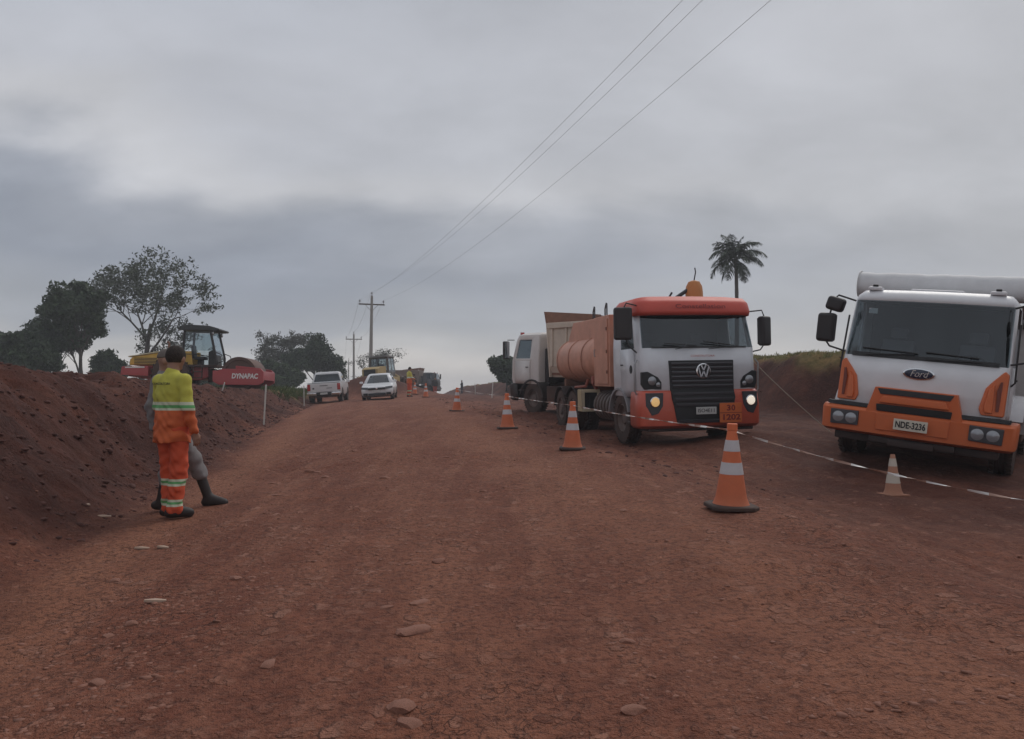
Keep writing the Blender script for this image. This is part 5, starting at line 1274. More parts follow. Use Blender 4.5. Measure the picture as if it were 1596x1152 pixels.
# high-visibility two-tone uniform
SILV = (.62, .66, .50); GRN = (.13, .42, .15)
HIVIS = band_mat('hivis_shirt', [(0, (.60, .125, .035)), (1.085, SILV), (1.108, GRN), (1.140, SILV), (1.165, (.52, .50, .075))])
ORTR = band_mat('hivis_trousers', [(0, (.62, .085, .030)), (.115, SILV), (.140, GRN), (.158, SILV), (.185, (.62, .085, .030)), (.315, SILV), (.338, GRN), (.360, SILV), (.385, (.62, .085, .030))])
GREY = M('grey_uniform', (.20, .195, .20), .9, 0, .15, None, .12, 20, .3)
NAVY = M('navy_cloth', (.018, .024, .045), .9, 0, .06); DARKT = M('dark_shirt', (.03, .033, .036), .9, 0, .1); REDT = M('red_work_trousers', (.42, .07, .045), .9, 0, .15)
FARV = band_mat('far_hivis_shirt', [(0, (.60, .125, .035)), (1.085, SILV), (1.165, (.52, .46, .08))])

worker, wshirt = person('road worker in yellow and orange high visibility uniform standing with back to camera at left', -3.50, 7.95, 30, HIVIS, ORTR,
    dict(kR=(.085, .02, .49), aR=(.075, -.02, .085), hL=(-.085, 0, .90), kL=(-.075, .03, .49), aL=(-.06, .02, .085), eR=(.255, -.02, 1.12), wR=(.262, .06, .875), eL=(-.25, .03, 1.13), wL=(-.21, .12, .92), tR=25, tL=15, turn=-25), .0085, hem=.765, hgt=1.75)
tx = text('CONSTRUTORA', .035, M('faded_ink', (.10, .10, .03), .8), worker, (.015, -.147, 1.355), (R(86), 0, 0), width=.27)
officer, _ = person('person in grey uniform and tall black boots striding behind the high visibility worker', -3.62, 8.45, 82, GREY, GREY,
    dict(neck=(0, -.19, 1.45), head=(0, -.165, 1.60), sR=(.195, -.19, 1.39), sL=(-.195, -.19, 1.39), chest=(0, -.16, 1.27), waist=(0, -.12, .99), hR=(.09, -.10, .88), kR=(.09, -.10, .47), aR=(.09, -.18, .085), hL=(-.09, -.10, .88), kL=(-.09, .11, .52), aL=(-.09, .29, .085), eR=(.25, -.235, 1.11), wR=(.25, -.20, .87), eL=(-.25, -.16, 1.11), wL=(-.25, -.02, .92), tR=0, tL=0), .009, boot_top=.34, hem=.92, cap=M('grey_cap', (.13, .11, .10), .9), hgt=1.74)
person('worker in yellow and orange uniform standing beside the far cones', -6.0, 45.0, 60, FARV, ORTR,
    dict(eR=(.25, .04, 1.14), wR=(.20, .22, 1.05), eL=(-.25, .04, 1.14), wL=(-.16, .24, 1.05)), .018, hem=.78)
person('person in dark shirt standing just behind the far orange worker', -7.75, 61.0, -60, DARKT, M('tan_trousers', (.30, .17, .12), .9), dict(eR=(.25, .04, 1.14), wR=(.20, .22, 1.05)), .022, hgt=1.70)
person('person in dark shirt and red trousers near the cab of the far dump truck', -7.6, 76.0, 150, DARKT, REDT, dict(), .024)
person('person in dark navy clothes standing alone on the far right bank', -6.5, 100.0, -70, NAVY, NAVY, dict(kR=(.075, .02, .49), aR=(.07, -.02, .085), kL=(-.075, .02, .49), aL=(-.07, -.02, .085), eR=(.22, .06, 1.14), wR=(.06, .20, 1.18), eL=(-.22, .06, 1.14), wL=(-.06, .20, 1.16)), .028)

# ================================================================== traffic cones and tape
CONE = M('cone_orange', (.80, .185, .065), .55, 0, .36, (0, .6, .5), .14)
CONEF = M('faded_cone_orange', (.50, .24, .15), .7, 0, .30, (0, .4, .5), .1)
BAND = M('cone_band', (.66, .67, .70), .5, 0, .38); BANDF = M('faded_cone_band', (.58, .52, .44), .6, 0, .2)
RUBB = M('cone_base_rubber', (.028, .023, .022), .8, 0, .30)
def build_cone(Hh=.76, small=False):
    t = bpy.data.objects.new('traffic_cone', None); C.objects.link(t); t.empty_display_size = .2
    k = Hh / .76
    def r_(z): return np.interp(z, [.035, .06, .10, .69, .72, .76], [.165, .152, .138, .043, .040, .034])
    def lat(z0, z1, off, n=6): return [(r_(z) * k + off, z * k) for z in np.linspace(z0, z1, n)]
    b = MB()
    if small:
        b.loft([[(x * k, y * k, z * k) for x, y in ((-.20, -.20), (.20, -.20), (.20, .20), (-.20, .20))] for z in (0, .03)])
    else:
        q = [(.14, .21), (.21, .14), (.21, -.14), (.14, -.21), (-.14, -.21), (-.21, -.14), (-.21, .14), (-.14, .21)]
        b.loft([[(x * e * k, y * e * k, z * k) for x, y in q] for z, e in ((0, 1.0), (.028, 1.0), (.04, .93))])
    b.build('base', CONEF if small else RUBB, t, bevel=.006)
    MB().lathe([(.17 * k, .032 * k)] + lat(.045, .72, 0, 14) + [(.034 * k, .735 * k), (.028 * k, .735 * k), (.026 * k, .60 * k)], 28, 'z', cap=False).build('cone_body', CONEF if small else CONE, t, ang=50)
    for z0, z1 in ((.31, .415), (.515, .615)) if not small else ((.22, .40), (.52, .66)):
        MB().lathe([(r_(z0) * k, z0 * k)] + lat(z0, z1, .0025, 3) + [(r_(z1) * k, z1 * k)], 28, 'z', cap=False).build('reflective_band', BANDF if small else BAND, t, ang=60)
    if not small: MB().lathe([(.042 * k, .70 * k), (.047 * k, .705 * k), (.047 * k, .76 * k), (.036 * k, .765 * k), (.03 * k, .76 * k)], 20, 'z', cap=False).build('collar', CONE, t)
    return t
cone0 = build_cone(); cone1 = build_cone(.52, True)
GRP = 'cones along the barrier tape'
cones = [(1.98, 7.0, 'large orange traffic cone nearest the camera with two white bands', 4, 1.5),
         (0.97, 12.4, 'second orange traffic cone from the camera, in front of the tanker front wheel', -5, .8),
         (-.10, 16.7, 'third orange traffic cone from the camera, in front of the white dump truck', 12, -1.2),
         (-1.79, 25.0, 'fourth orange traffic cone from the camera, slightly crooked on the dirt road', 30, 1.0),
         (-4.70, 42.0, 'far orange traffic cone, last but one before the worker', 10, 0),
         (-6.30, 50.0, 'farthest orange traffic cone, at the feet of the far worker', 0, 0)]
tops = []
for i, (x, y, lb, rz, tilt) in enumerate(cones):
    c = cone0 if i == 0 else copy_tree(cone0)
    c.location = (x, y, H(x, y) - .004); c.rotation_euler = (R(tilt), R(tilt * .6), R(rz)); tag(c, lb, 'traffic cone', GRP)
    tops.append((x, y, H(x, y) + .70))
cone1.location = (4.68, 9.5, H(4.68, 9.5) - .01); cone1.rotation_euler = (R(-1), R(1), R(12))
tag(cone1, 'small faded cream and orange cone in front of the white and orange tipper', 'traffic cone', GRP)

TAPEW = M('tape_white', (.66, .64, .62), .4, 0, .08); TAPEO = M('tape_dark_stripe', (.34, .20, .15), .4, 0, .08)
def tape(label, pts, sag, twist):
    vs, fs, ms = [], [], []
    seg = 0
    for (p, q), sg, tw in zip(zip(pts[:-1], pts[1:]), sag, twist):
        p, q = Vector(p), Vector(q); L = (q - p).length; n = max(12, int(L / .07)); ax = (q - p).normalized()
        side = ax.cross(Vector((0, 0, 1))).normalized()
        for k in range(n + 1):
            f = k / n; c = p.lerp(q, f) - Vector((0, 0, sg * 4 * f * (1 - f)))
            a = tw * math.pi * 2 * f + .35 * math.sin(f * 23) + 1.2; w = .011 * (.6 + .4 * abs(math.sin(f * 9 + tw)))
            o = (side * math.cos(a) + Vector((0, 0, 1)) * math.sin(a)) * w
            vs += [c - o, c + o]
            if k: b = len(vs); fs.append((b - 4, b - 3, b - 1, b - 2)); ms.append((k // 2) % 2)
    me = bpy.data.meshes.new('barrier_tape'); me.from_pydata([tuple(v) for v in vs], [], fs); me.materials.append(TAPEW); me.materials.append(TAPEO)
    me.polygons.foreach_set('material_index', ms)
    o = bpy.data.objects.new('barrier_tape', me); C.objects.link(o)
    md = o.modifiers.new('solidify', 'SOLIDIFY'); md.thickness = .0012
    return tag(o, label, 'barrier tape')
end = (4.55, 4.9, H(4.55, 4.9) + .55)
tape('white striped barrier tape strung from cone to cone along the right side of the road', [(7.2, 2.7, H(7.2, 2.7) + .02), end, tops[0], tops[1], tops[2], tops[3]], [.04, .10, .02, .01, .02], [3, 5, 4, 2, 2])
tape('far white barrier tape stretched between the last cones and the worker', [(-7.4, 51, HB(-7.4, 51) + .75), tops[5], tops[4]], [.04, .04], [1, 1])

# survey stakes
STK = M('stake_white', (.60, .58, .54), .7, 0, .12)
def stake(label, x, y, hh, lean, w=.022):
    m = MB().loft([[(-w, -w, -.2), (w, -w, -.2), (w, w, -.2), (-w, w, -.2)], [(-w, -w, hh), (w, -w, hh), (w, w, hh), (-w, w, hh)], [(-w * .4, -w * .4, hh + .02), (w * .4, -w * .4, hh + .02), (w * .4, w * .4, hh + .02), (-w * .4, w * .4, hh + .02)]])
    o = m.build('survey_stake', STK, None, bevel=.003); o.location = (x, y, H(x, y)); o.rotation_euler = (0, R(lean), R(20))
    return tag(o, label, 'stake', 'survey stakes')
stake('tall white survey stake at the bank foot in front of the roller drum', -6.95, 21.6, 1.12, 2.5)
stake('white survey stake beside the rear of the white pickup', -10.25, 38.0, 1.0, -1)
stake('short broken stake on top of the bank in front of the roller', -9.6, 25.5, .32, 14, .018)
stake('thin white stake beside the right bank left of the white dump truck', -1.20, 46.0, .95, 4)
stake('thin stake on the right bank beside the lone distant person', -4.0, 84.0, 1.2, -2, .03)

# ================================================================== utility poles and wires
CONC = M('concrete_pole', (.30, .29, .275), .85, 0, 0, None, .12, 2); PORC = M('insulator', (.25, .25, .26), .3); WIREM = M('wire_aluminium', (.40, .405, .41), .6, .3)
def build_pole(Hh):
    t = bpy.data.objects.new('utility_pole', None); C.objects.link(t)
    MB().loft([[(r * math.cos(a), r * math.sin(a), z) for a in [2 * math.pi * k / 10 for k in range(10)]] for z, r in ((-1, .20), (0, .19), (Hh * .5, .155), (Hh, .11))]).build('shaft', CONC, t)
    ca = MB().box(-1.15, 1.15, -.06, .06, Hh - .85, Hh - .73).build('crossarm', M('weathered_wood', (.14, .12, .11), .85), t, bevel=.01)
    MB().tube([(-.6, .07, Hh - .8), (0, .14, Hh - 1.4)], .02, 6).tube([(.6, .07, Hh - .8), (0, .14, Hh - 1.4)], .02, 6).build('brace', STEEL, ca)
    for x in (-1.05, 0.0, 1.05):
        z0 = Hh - .73 if x else Hh
        MB().lathe([(.02, z0), (.02, z0 + .12), (.075, z0 + .14), (.06, z0 + .2), (.08, z0 + .22), (.06, z0 + .28), (.03, z0 + .34), (.001, z0 + .35)], 12, 'z', c=(x, 0, 0), cap=False).build('insulator', PORC, t)
    return t
PH = 9.0
pole0 = build_pole(PH)
PP = [(-12.7, 69.0, 'nearest concrete utility pole with crossarm, left of the road crest'), (-22.6, 110.0, 'second concrete utility pole, smaller, left of the nearest one'), (-39.5, 186.0, 'farthest utility pole, shortest on the horizon behind the trees')]
prs = []
for i, (x, y, lb) in enumerate(PP):
    o = pole0 if i == 0 else copy_tree(pole0)
    zb = {0: 1.25, 1: 1.1, 2: .9}[i]; o.location = (x, y, zb); o.rotation_euler = (0, R((.6, -.3, 0)[i]), R((14, 12, 12)[i])); tag(o, lb, 'utility pole', 'utility poles')
    rz = R((14, 12, 12)[i]); prs.append([(x + q * math.cos(rz), y + q * math.sin(rz), zb + PH + (.30 if q == 0 else -.43)) for q in (-1.05, 0, 1.05)])
near = [(10.75, -10.3, 10.2), (11.75, -10.0, 10.9), (11.75, -9.6, 10.0)]
def wire(label, a, b, sag, r=.0042):
    a, b = Vector(a), Vector(b); n = 40
    o = MB().tube([a.lerp(b, k / n) - Vector((0, 0, sag * 4 * (k / n) * (1 - k / n))) for k in range(n + 1)], r, 6).build('power_line', WIREM, None)
    return tag(o, label, 'power line', 'overhead wires')
for q, nm in enumerate(('leftmost', 'middle', 'rightmost')):
    wire(f'{nm} of three overhead wires crossing the sky towards the upper right', prs[0][q], near[q], 1.65)
    wire(f'{nm} thin overhead wire between the two nearest utility poles', prs[1][q], prs[0][q], .7, .009)
    wire(f'{nm} thin overhead wire between the two farthest utility poles', prs[2][q], prs[1][q], 1.2, .010)
# slack cable from the loading arm to the verge
tm = TANKER.matrix_world
a = tm @ Vector((1.20, 2.5, 3.0)); b = Vector((6.35, 15.4, H(6.35, 15.4)))
g = MB().tube([a.lerp(b, k / 20) - Vector((0, 0, .12 * 4 * (k / 20) * (1 - k / 20))) for k in range(21)], .008, 6).build('guy_cable', M('pale_rope', (.30, .25, .20), .8), None)
tag(g, 'thin pale cable running down from the tanker top to the ground between the two trucks', 'cable')

# ================================================================== loose stones, gravel, clods, sticks
STONE = M('road_stone', (.27, .125, .088), .9, 0, .5, None, .3, 9, .5, dcol=(.22, .092, .058))
def rock_mesh(seed, flat=.4, sub=2):
    bm = bmesh.new(); bmesh.ops.create_icosphere(bm, subdivisions=sub, radius=1)
    r = random.Random(seed); ph = [r.uniform(0, 6) for _ in range(6)]
    for v in bm.verts:
        c = v.co; k = 1 + .16 * math.sin(3 * c.x + ph[0]) + .13 * math.sin(4 * c.y + ph[1]) + .1 * math.sin(5 * c.z + 3 * c.x + ph[2])
        v.co = Vector((c.x * k, c.y * k * .7, c.z * k * flat))
    me = bpy.data.meshes.new('stone'); bm.to_mesh(me); bm.free(); me.materials.append(STONE)
    me.polygons.foreach_set('use_smooth', [True] * len(me.polygons)); me.set_sharp_from_angle(angle=R(42)); return me
rocks = [rock_mesh(i, (.34, .42, .5)[i % 3]) for i in range(6)]
named = [(-.53, 4.18, .085, 'largest flat stone lying alone in the middle of the foreground road'), (-.47, 3.28, .060, 'rounded stone at the bottom edge of the foreground, left of centre'), (-.42, 3.15, .050, 'smaller stone right beside the rounded stone at the bottom edge'), (.49, 3.17, .058, 'smooth stone at the bottom edge, right of centre'), (-.53, 5.6, .05, 'small pale stone on the road beyond the largest flat stone'), (.58, 3.9, .035, 'little stone lying by itself on the right half of the foreground')]
for i, (x, y, s, lb) in enumerate(named):
    o = bpy.data.objects.new('stone', rocks[i % 6]); C.objects.link(o); o.location = (x, y, H(x, y) + s * .02); o.scale = (s * 1.15, s, s); o.rotation_euler = (0, 0, random.uniform(-.5, .5)); tag(o, lb, 'stone', 'single stones on the road')
k = 0
while k < 46:
    s_ = random.uniform(3, 16); d_ = random.gauss(-.6, .9) if random.random() < .6 else random.uniform(-2.2, 5)
    x, y = XY(d_, s_)
    if y < 2.9 or abs(x) > .66 * y: continue
    o = bpy.data.objects.new('stone', rocks[k % 6]); C.objects.link(o); s = random.uniform(.022, .05) * (1 + y * .02)
    o.location = (x, y, H(x, y) - s * .03); o.scale = (s * random.uniform(1, 1.5), s, s * random.uniform(.7, 1)); o.rotation_euler = (0, 0, random.uniform(0, 6))
    tag(o, 'small flat reddish stone half sunk in the dirt road', 'stone', 'small stones on the road'); k += 1

def scatter(name, label, cat, pos, sizes, mat, kind='stuff', flat=.5):
    """thousands of crumbs in one mesh"""
    bm = bmesh.new(); bmesh.ops.create_icosphere(bm, subdivisions=1, radius=1); bm.verts.ensure_lookup_table()
    bv = np.array([v.co[:] for v in bm.verts]); bf = np.array([[v.index for v in f.verts] for f in bm.faces]); bm.free()
    n = len(pos); N = len(bv)
    jit = 1 + .9 * (rng.random((n, N, 1)) - .5)
    bv = bv[None] + .25 * (rng.random((n, N, 3)) - .5)
    a = rng.random(n) * 6.28; ca, sa = np.cos(a)[:, None], np.sin(a)[:, None]
    q = bv * jit * np.stack([sizes * (1 + .6 * rng.random(n)), sizes, sizes * (flat + .3 * rng.random(n))], -1)[:, None, :]
    x = q[..., 0] * ca - q[..., 1] * sa; y = q[..., 0] * sa + q[..., 1] * ca
    V = np.stack([x, y, q[..., 2]], -1) + pos[:, None, :]
    Fc = (bf[None] + (np.arange(n) * N)[:, None, None]).reshape(-1, 3)
    me = bpy.data.meshes.new(name); V = V.reshape(-1, 3)
    me.vertices.add(len(V)); me.vertices.foreach_set('co', V.ravel()); me.loops.add(Fc.size); me.loops.foreach_set('vertex_index', Fc.ravel())
    me.polygons.add(len(Fc)); me.polygons.foreach_set('loop_start', np.arange(0, Fc.size, 3)); me.polygons.foreach_set('loop_total', np.full(len(Fc), 3)); me.update()
    me.materials.append(mat); o = bpy.data.objects.new(name, me); C.objects.link(o)
    return tag(o, label, cat, None, kind)
n = 20000
s_ = 2.6 + 26 * rng.random(n) ** 1.7; d_ = np.where(rng.random(n) < .5, rng.normal(-.7, 1.0, n), rng.uniform(-2.4, 6.5, n))
x, y = XY(d_, s_); msk = (np.abs(x) < .68 * y + .5) & (y > 2.5) & (fbm(d_ * .8, s_ * .3, 3, 51) > -.25); x, y = x[msk], y[msk]
z = height(x, y); sz = .004 + .017 * rng.random(len(x)) ** 4
scatter('gravel', 'loose red gravel and pebbles scattered over the dirt road', 'gravel', np.stack([x, y, z - sz * .12], -1), sz, STONE, flat=.30)
n = 9000
s_ = 3 + 40 * rng.random(n) ** 1.4; d_ = -2.35 - 3.0 * rng.random(n) ** 1.1
x, y = XY(d_, s_); msk = (np.abs(x) < .72 * y + 1) & (y > 3); x, y = x[msk], y[msk]; z = height(x, y); sz = (.008 + .036 * rng.random(len(x)) ** 6) * np.clip(y / 9, .55, 1.3)
CLOD = M('dark_red_clods', (.088, .036, .029), .95, 0, .4, None, .4, 6, .4, dcol=(.11, .046, .036))
scatter('soil_clods', 'dark red clods of earth strewn over the left bank', 'earth clods', np.stack([x, y, z], -1), sz, CLOD, flat=.55)
n = 2600
s_ = 8 + 40 * rng.random(n); d_ = np.where(rng.random(n) < .5, 3.6 + 2 * rng.random(n), 13.6 + 4 * rng.random(n))
x, y = XY(d_, s_); z = height(x, y); sz = .008 + .04 * rng.random(len(x)) ** 6
scatter('soil_clods', 'dark red clods of earth along the right verge and bank', 'earth clods', np.stack([x, y, z], -1), sz, CLOD, flat=.5)
# pale wood chips at the foot of the left bank
CHIP = M('pale_wood', (.46, .33, .25), .8, 0, .15)
for x, y, L_, rz, lb in ((-4.10, 7.75, .16, 25, 'longer pale wood chip left of the worker boots'), (-4.28, 7.8, .06, -20, 'small pale wood chip beside the longer one'), (-3.15, 6.6, .12, 10, 'pale flat chip on the road edge below the worker'), (-2.95, 6.55, .10, -8, 'pale flat chip right of its twin on the road edge'), (-2.25, 4.9, .13, 14, 'pale splinter on the tan wheel track in the left foreground')):
    o = MB().loft([[(-L_ / 2, -.012, -.006), (-L_ / 2, .010, -.006), (-L_ / 2, .012, .008), (-L_ / 2, -.01, .01)], [(0, -.022, -.006), (0, .02, -.006), (0, .018, .014), (0, -.02, .012)], [(L_ / 2, -.008, -.004), (L_ / 2, .014, -.004), (L_ / 2, .01, .01), (L_ / 2, -.006, .008)]]).build('wood_chip', CHIP, None, bevel=.003)
    o.location = (x, y, H(x, y) + .008); o.rotation_euler = (0, R(4), R(rz)); tag(o, lb, 'wood chip', 'wood chips')

# ================================================================== grass
def grass_stuff(label, x, y, hh, mat):
    n = len(x); z = height(x, y); nb = 3
    x = np.repeat(x, nb) + rng.normal(0, .05, n * nb); y = np.repeat(y, nb) + rng.normal(0, .05, n * nb); z = np.repeat(z, nb) - .02; hgt = np.repeat(hh, nb) * rng.uniform(.6, 1.3, n * nb)
    a = rng.random(n * nb) * 6.28; w = .008 + .012 * rng.random(n * nb); lx, ly = rng.normal(0, .3, n * nb) * hgt, rng.normal(0, .3, n * nb) * hgt
    cx, cy = np.cos(a) * w, np.sin(a) * w
    V = np.stack([np.stack([x - cx, y - cy, z], -1), np.stack([x + cx, y + cy, z], -1), np.stack([x + lx * .4 + cx * .6, y + ly * .4 + cy * .6, z + hgt * .6], -1), np.stack([x + lx, y + ly, z + hgt], -1)], 1).reshape(-1, 3)
    q = np.arange(n * nb) * 4
    F_ = np.concatenate([np.stack([q, q + 1, q + 2], -1), np.stack([q, q + 2, q + 3], -1)])
    me = bpy.data.meshes.new('grass'); me.from_pydata(V.tolist(), [], F_.tolist()); me.materials.append(mat)
    o = bpy.data.objects.new('grass', me); C.objects.link(o); return tag(o, label, 'grass', None, 'stuff')
GR1 = M('dry_grass', (.22, .21, .085), .9, 0, 0, None, .4, 1.2); GR2 = M('green_grass', (.075, .10, .03), .9, 0, 0, None, .4, 1.2)
n = 16000; s_ = 14 + 75 * rng.random(n) ** 1.3; d_ = 17.0 - 2.0 * sst(19, 24, s_) + 4 * rng.random(n) ** 1.5; x, y = XY(d_, s_); grass_stuff('dry yellow green grass along the top of the right bank', x, y, .05 + .07 * rng.random(n), GR1)
n = 7000; s_ = 38 + 55 * rng.random(n); d_ = -3.3 - 14 * rng.random(n) ** 1.5; x, y = XY(d_, s_); grass_stuff('green grass on the left verge beyond the end of the bank', x, y, .12 + .25 * rng.random(n), GR2)

# ================================================================== trees
BARK = M('bark', (.075, .062, .055), .9, 0, 0, None, .25, 3, .3)
def leaf_mat(name, c, var=.45):
    m = M(name, c, .65, 0, 0, None, var, 1.1)
    b = m.node_tree.nodes['Principled BSDF']; b.inputs['Specular IOR Level'].default_value = .25
    return m
LF1 = leaf_mat('grey_green_leaves', (.060, .074, .046)); LF2 = leaf_mat('dark_leaves', (.040, .062, .030), .75); LF3 = leaf_mat('mid_leaves', (.052, .080, .034), .7); LFB = leaf_mat('sparse_leaves', (.075, .078, .058))
def leaves(points, nper, spread, size, seed, flat=.7):
    r = np.random.default_rng(seed)
    g = r.normal(0, 1, (len(points) * nper, 3)); g *= (1.45 * r.random((len(g), 1)) ** .4) / np.linalg.norm(g, axis=1, keepdims=True)
    P = np.repeat(np.array(points), nper, 0) + g * np.array([spread, spread, spread * flat])
    n = len(P); u = r.normal(0, 1, (n, 3)); u /= np.linalg.norm(u, axis=1, keepdims=True); w = r.normal(0, 1, (n, 3)); v = np.cross(u, w); v /= np.linalg.norm(v, axis=1, keepdims=True)
    s = size * (.6 + .8 * r.random((n, 1)))
    V = np.stack([P - u * s, P + v * s * .42, P + u * s, P - v * s * .42], 1).reshape(-1, 3)
    F_ = np.arange(n * 4).reshape(-1, 4)
    return V, F_
def tree(name, label, X, Y, Hh, spread, mat, nleaf=26, lsz=.16, lspread=.42, fork=.28, levels=4, seed=1, up=.55, kids=(3, 5), group=None, zb=None, trunk_r=None, droop=0.0, lean=(0, 0), clear=.25, leaf_part='crown'):
    r = random.Random(seed); tips = []; mb = MB()
    def grow(p, d, L, rad, lev):
        n = 4; pts = [p]; rs = [rad]; q = p.copy(); dd_ = d.copy()
        for i in range(n):
            dd_ = (dd_ + Vector((r.uniform(-1, 1), r.uniform(-1, 1), r.uniform(-.5, .6) - droop * (lev > 2))) * .16).normalized()
            q = q + dd_ * (L / n); pts.append(q.copy()); rs.append(rad * (1 - .45 * (i + 1) / n))
        mb.tube(pts, rs, 7 if lev < 2 else 5 if lev < 3 else 3, cap=False)
        if lev >= levels - 1:
            tips.append(pts[-1]); tips.append(pts[-2] if r.random() < .7 else pts[-1])
        if lev >= levels: return
        nk = r.randint(*kids) if lev else kids[1] + 1
        for k in range(nk):
            f = r.uniform(fork if lev == 0 else .35, 1.0); i = min(n, max(1, int(f * n + .5)))
            a = 6.283 * (k + r.uniform(-.3, .3)) / nk + lev
            side = Vector((math.cos(a), math.sin(a), 0)); side = (side - dd_ * side.dot(dd_)).normalized()
            nd = (side * r.uniform(.7, 1.1) * spread + dd_ * up + Vector((0, 0, .22))).normalized()
            grow(pts[i], nd, L * r.uniform(.56, .76), rs[i] * r.uniform(.5, .68), lev + 1)
    t0 = Vector((0, 0, -.3)); grow(t0, Vector((lean[0], lean[1], 1)).normalized(), Hh * .44, trunk_r or Hh * .020, 0)
    top = max(p.z for p in tips); k = Hh / (top + lspread * .8)
    T = empty(name, label, 'tree', group=group)
    mb.v = [(a * k, b * k, c * k) for a, b, c in mb.v]
    mb.build('trunk', BARK, T, ang=60)
    if nleaf:
        V, F_ = leaves([tuple(p * k) for p in tips], nleaf, lspread, lsz, seed)
        me = bpy.data.meshes.new(leaf_part); me.from_pydata(V.tolist(), [], F_.tolist()); me.materials.append(mat)
        link(bpy.data.objects.new(leaf_part, me), T)
    T.location = (X, Y, HB(X, Y) - .1 if zb is None else zb)
    return T
tree('broadleaf_tree', 'tall broad tree with thin grey green foliage and visible limbs on the left', -32.8, 68.0, 12.9, .85, LF1, 5, .15, .30, .12, 5, 5, .60, (3, 4), 'trees', None, .26)
tree('broadleaf_tree', 'dense dark evergreen tree left of the tall thin tree', -32.9, 59.0, 8.3, .36, LF2, 17, .17, .36, .15, 4, 21, .9, (3, 5), 'trees')
tree('broadleaf_tree', 'dark round tree at the far left with bare forked trunk below its crown', -36.6, 62.0, 6.6, .62, LF2, 17, .17, .34, .35, 4, 8, .7, (3, 4), 'trees')
tree('broadleaf_tree', 'lower bushy tree at the left edge above the earth bank', -39.8, 60.0, 4.6, .8, LF3, 60, .18, .45, .1, 4, 13, .6, (3, 4), 'trees')
tree('broadleaf_tree', 'dark rounded bush between the far left tree and the bank', -36.0, 56.0, 4.2, .8, LF2, 60, .18, .45, .1, 4, 34, .6, (3, 4), 'trees')
tree('broadleaf_tree', 'rounded dark green tree behind the white pickup', -22.6, 88.0, 6.9, .85, LF2, 20, .17, .38, .25, 4, 17, .5, (3, 5), 'trees')
tree('broadleaf_tree', 'dark leafy bush right of the roller drum', -25.2, 84.0, 3.7, .9, LF3, 60, .20, .5, .1, 4, 19, .5, (3, 4), 'trees')
tree('bare_tree', 'thin nearly leafless tree right of the roller', -27.9, 90.0, 7.2, .62, LFB, 4, .14, .35, .25, 5, 23, .8, (3, 3), 'bare trees', None, .09)
tree('bare_tree', 'thin nearly leafless tree touching the left side of the rounded tree', -26.2, 91.0, 7.6, .62, LFB, 4, .14, .35, .25, 5, 29, .8, (3, 3), 'bare trees', None, .09)
tree('bare_tree', 'sparse wispy sapling above the roof of the white hatchback', -17.6, 104.0, 6.6, .75, LFB, 3, .13, .3, .2, 5, 31, .6, (3, 3), 'bare trees', 1.3, .07)
tree('broadleaf_tree', 'small dark bush on the right bank left of the white dump truck', -.60, 72.0, 3.6, .55, LF2, 60, .17, .36, .1, 4, 37, .9, (3, 4), 'trees')
for i, (x, y, hh, lb) in enumerate([(-41.5, 66, 3.8, 'low shrub at the extreme left edge of the trees'), (-29.0, 66, 2.6, 'low shrub under the right side of the tall thin tree'), (-36.8, 70, 3.6, 'shrub filling the gap under the dense evergreen'), (-30.5, 78, 2.4, 'low dark shrub seen under the roller chassis'), (-27.2, 76, 2.2, 'low dark shrub seen under the roller drum')]):
    tree('shrub', lb, x, y, hh, .9, LF3, 40, .17, .4, .1, 3, 50 + i, .5, (3, 5), 'shrubs')

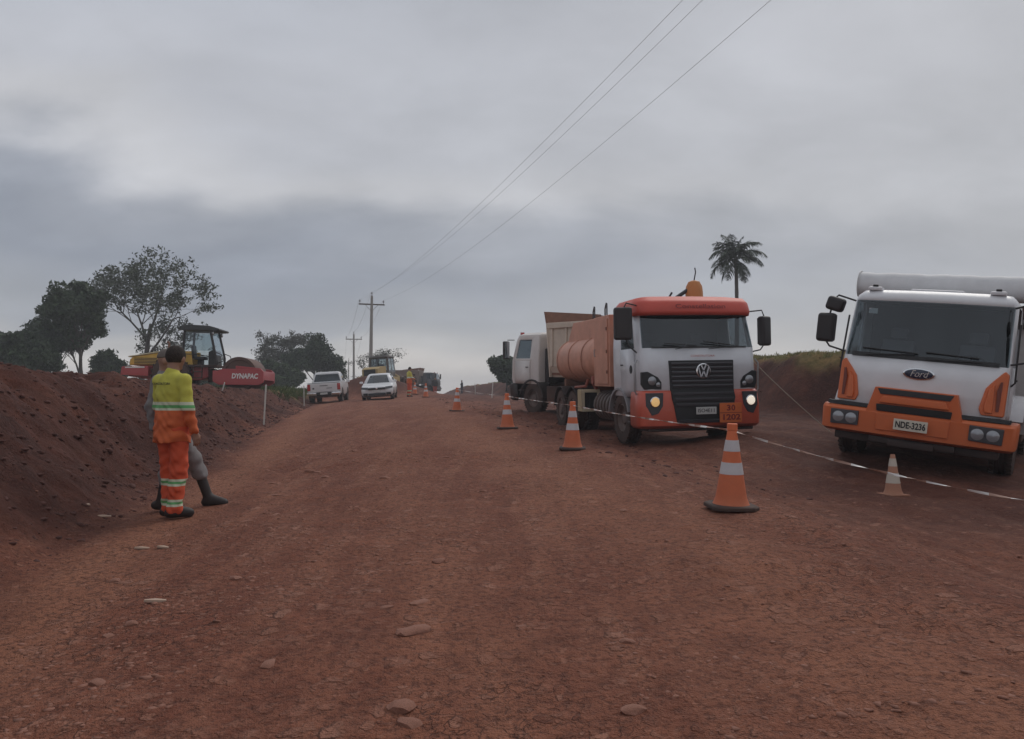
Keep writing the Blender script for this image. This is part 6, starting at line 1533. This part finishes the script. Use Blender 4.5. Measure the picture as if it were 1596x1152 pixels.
# ------------------------------------------------------------------ palm: ringed trunk and arching feather fronds
def build_palm():
    X, Y = 16.6, 57.0; zg = HB(X, Y); Ht = 11.6 - zg
    t = empty('palm_tree', 'feather palm standing behind the tanker cab on the right bank', 'palm tree', (X, Y, zg - .1))
    MB().loft([[((r + .012 * (k % 2)) * math.cos(a) + .10 * math.sin(z * .3), (r + .012 * (k % 2)) * math.sin(a), z) for a in [2 * math.pi * q / 10 for q in range(10)]] for k, (z, r) in enumerate([(Ht * i / 24, .17 - .05 * i / 24) for i in range(25)])]).build('trunk', BARK, t)
    PL = leaf_mat('palm_leaves', (.038, .052, .034)); r = random.Random(4)
    def frond(L, bend, sd):
        rr = random.Random(sd); vs, fs = [], []; n = 15
        rach = []
        for i in range(n + 1):
            f = i / n; a = bend[0] + (bend[1] - bend[0]) * f ** 1.2
            rach.append((f, a))
        p = Vector((0, 0, 0)); pts = [p.copy()]
        for i in range(n):
            a = rach[i][1]; p = p + Vector((math.cos(a), 0, math.sin(a))) * (L / n); pts.append(p.copy())
        m = MB().tube(pts, [.035 * (1 - .85 * i / n) for i in range(n + 1)], 5)
        for i in range(3, n + 1):
            for h in (0, .5):
                if i == n and h: continue
                c = pts[i] if not h else (pts[i] + pts[min(n, i + 1)]) / 2
                tdir = (pts[min(n, i + 1)] - pts[i - 1]).normalized()
                ll = L * .26 * math.sin(min(1, (i + h) / n * .9 + .12) * math.pi) ** .6 + .12
                for s in (-1, 1):
                    dv = (Vector((0, s, 0)) * .85 + tdir * rr.uniform(.35, .7) + Vector((0, 0, rr.uniform(-.75, .05)))).normalized()
                    e = c + dv * ll + Vector((0, 0, -.22 * ll)); md = c + dv * ll * .5
                    wv = tdir * .028
                    m.add([c - wv, c + wv, md + wv * 1.2, e, md - wv * 1.2], [(0, 1, 2, 3, 4)])
        me = m.mesh('frond', merge=False); me.materials.append(PL); return me
    kinds = [frond(2.35, (R(75), R(-35)), 1), frond(2.55, (R(48), R(-62)), 2), frond(2.45, (R(18), R(-78)), 3), frond(2.0, (R(-20), R(-86)), 4), frond(2.1, (R(86), R(30)), 5)]
    k = 0
    for ring, (kd, n) in enumerate(((4, 3), (0, 7), (1, 9), (2, 8), (3, 5))):
        for i in range(n):
            o = bpy.data.objects.new('frond', kinds[kd]); link(o, t); o.location = (.10 * math.sin(Ht * .3), 0, Ht - .02 - .05 * ring)
            o.rotation_euler = (r.uniform(-.25, .25), r.uniform(-.16, .16), 6.283 * (i + .37 * ring) / n + r.uniform(-.22, .22)); s = r.uniform(.85, 1.1); o.scale = (s, s, s)
build_palm()

# ================================================================== moist air over the site
hm = bpy.data.materials.new('moist_air'); hm.use_nodes = True
hn, hl = hm.node_tree.nodes, hm.node_tree.links; hn.clear()
ho = hn.new('ShaderNodeOutputMaterial'); hv = hn.new('ShaderNodeVolumePrincipled'); hv.inputs['Color'].default_value = (.93, .95, 1, 1); hv.inputs['Density'].default_value = .0016
hl.new(hv.outputs[0], ho.inputs['Volume'])
hb = MB().box(-650, 650, -200, 820, -14, 18).build('haze', hm, None, smooth=False)
tag(hb, 'thin grey moist air veiling the far trees', 'haze', None, 'stuff')
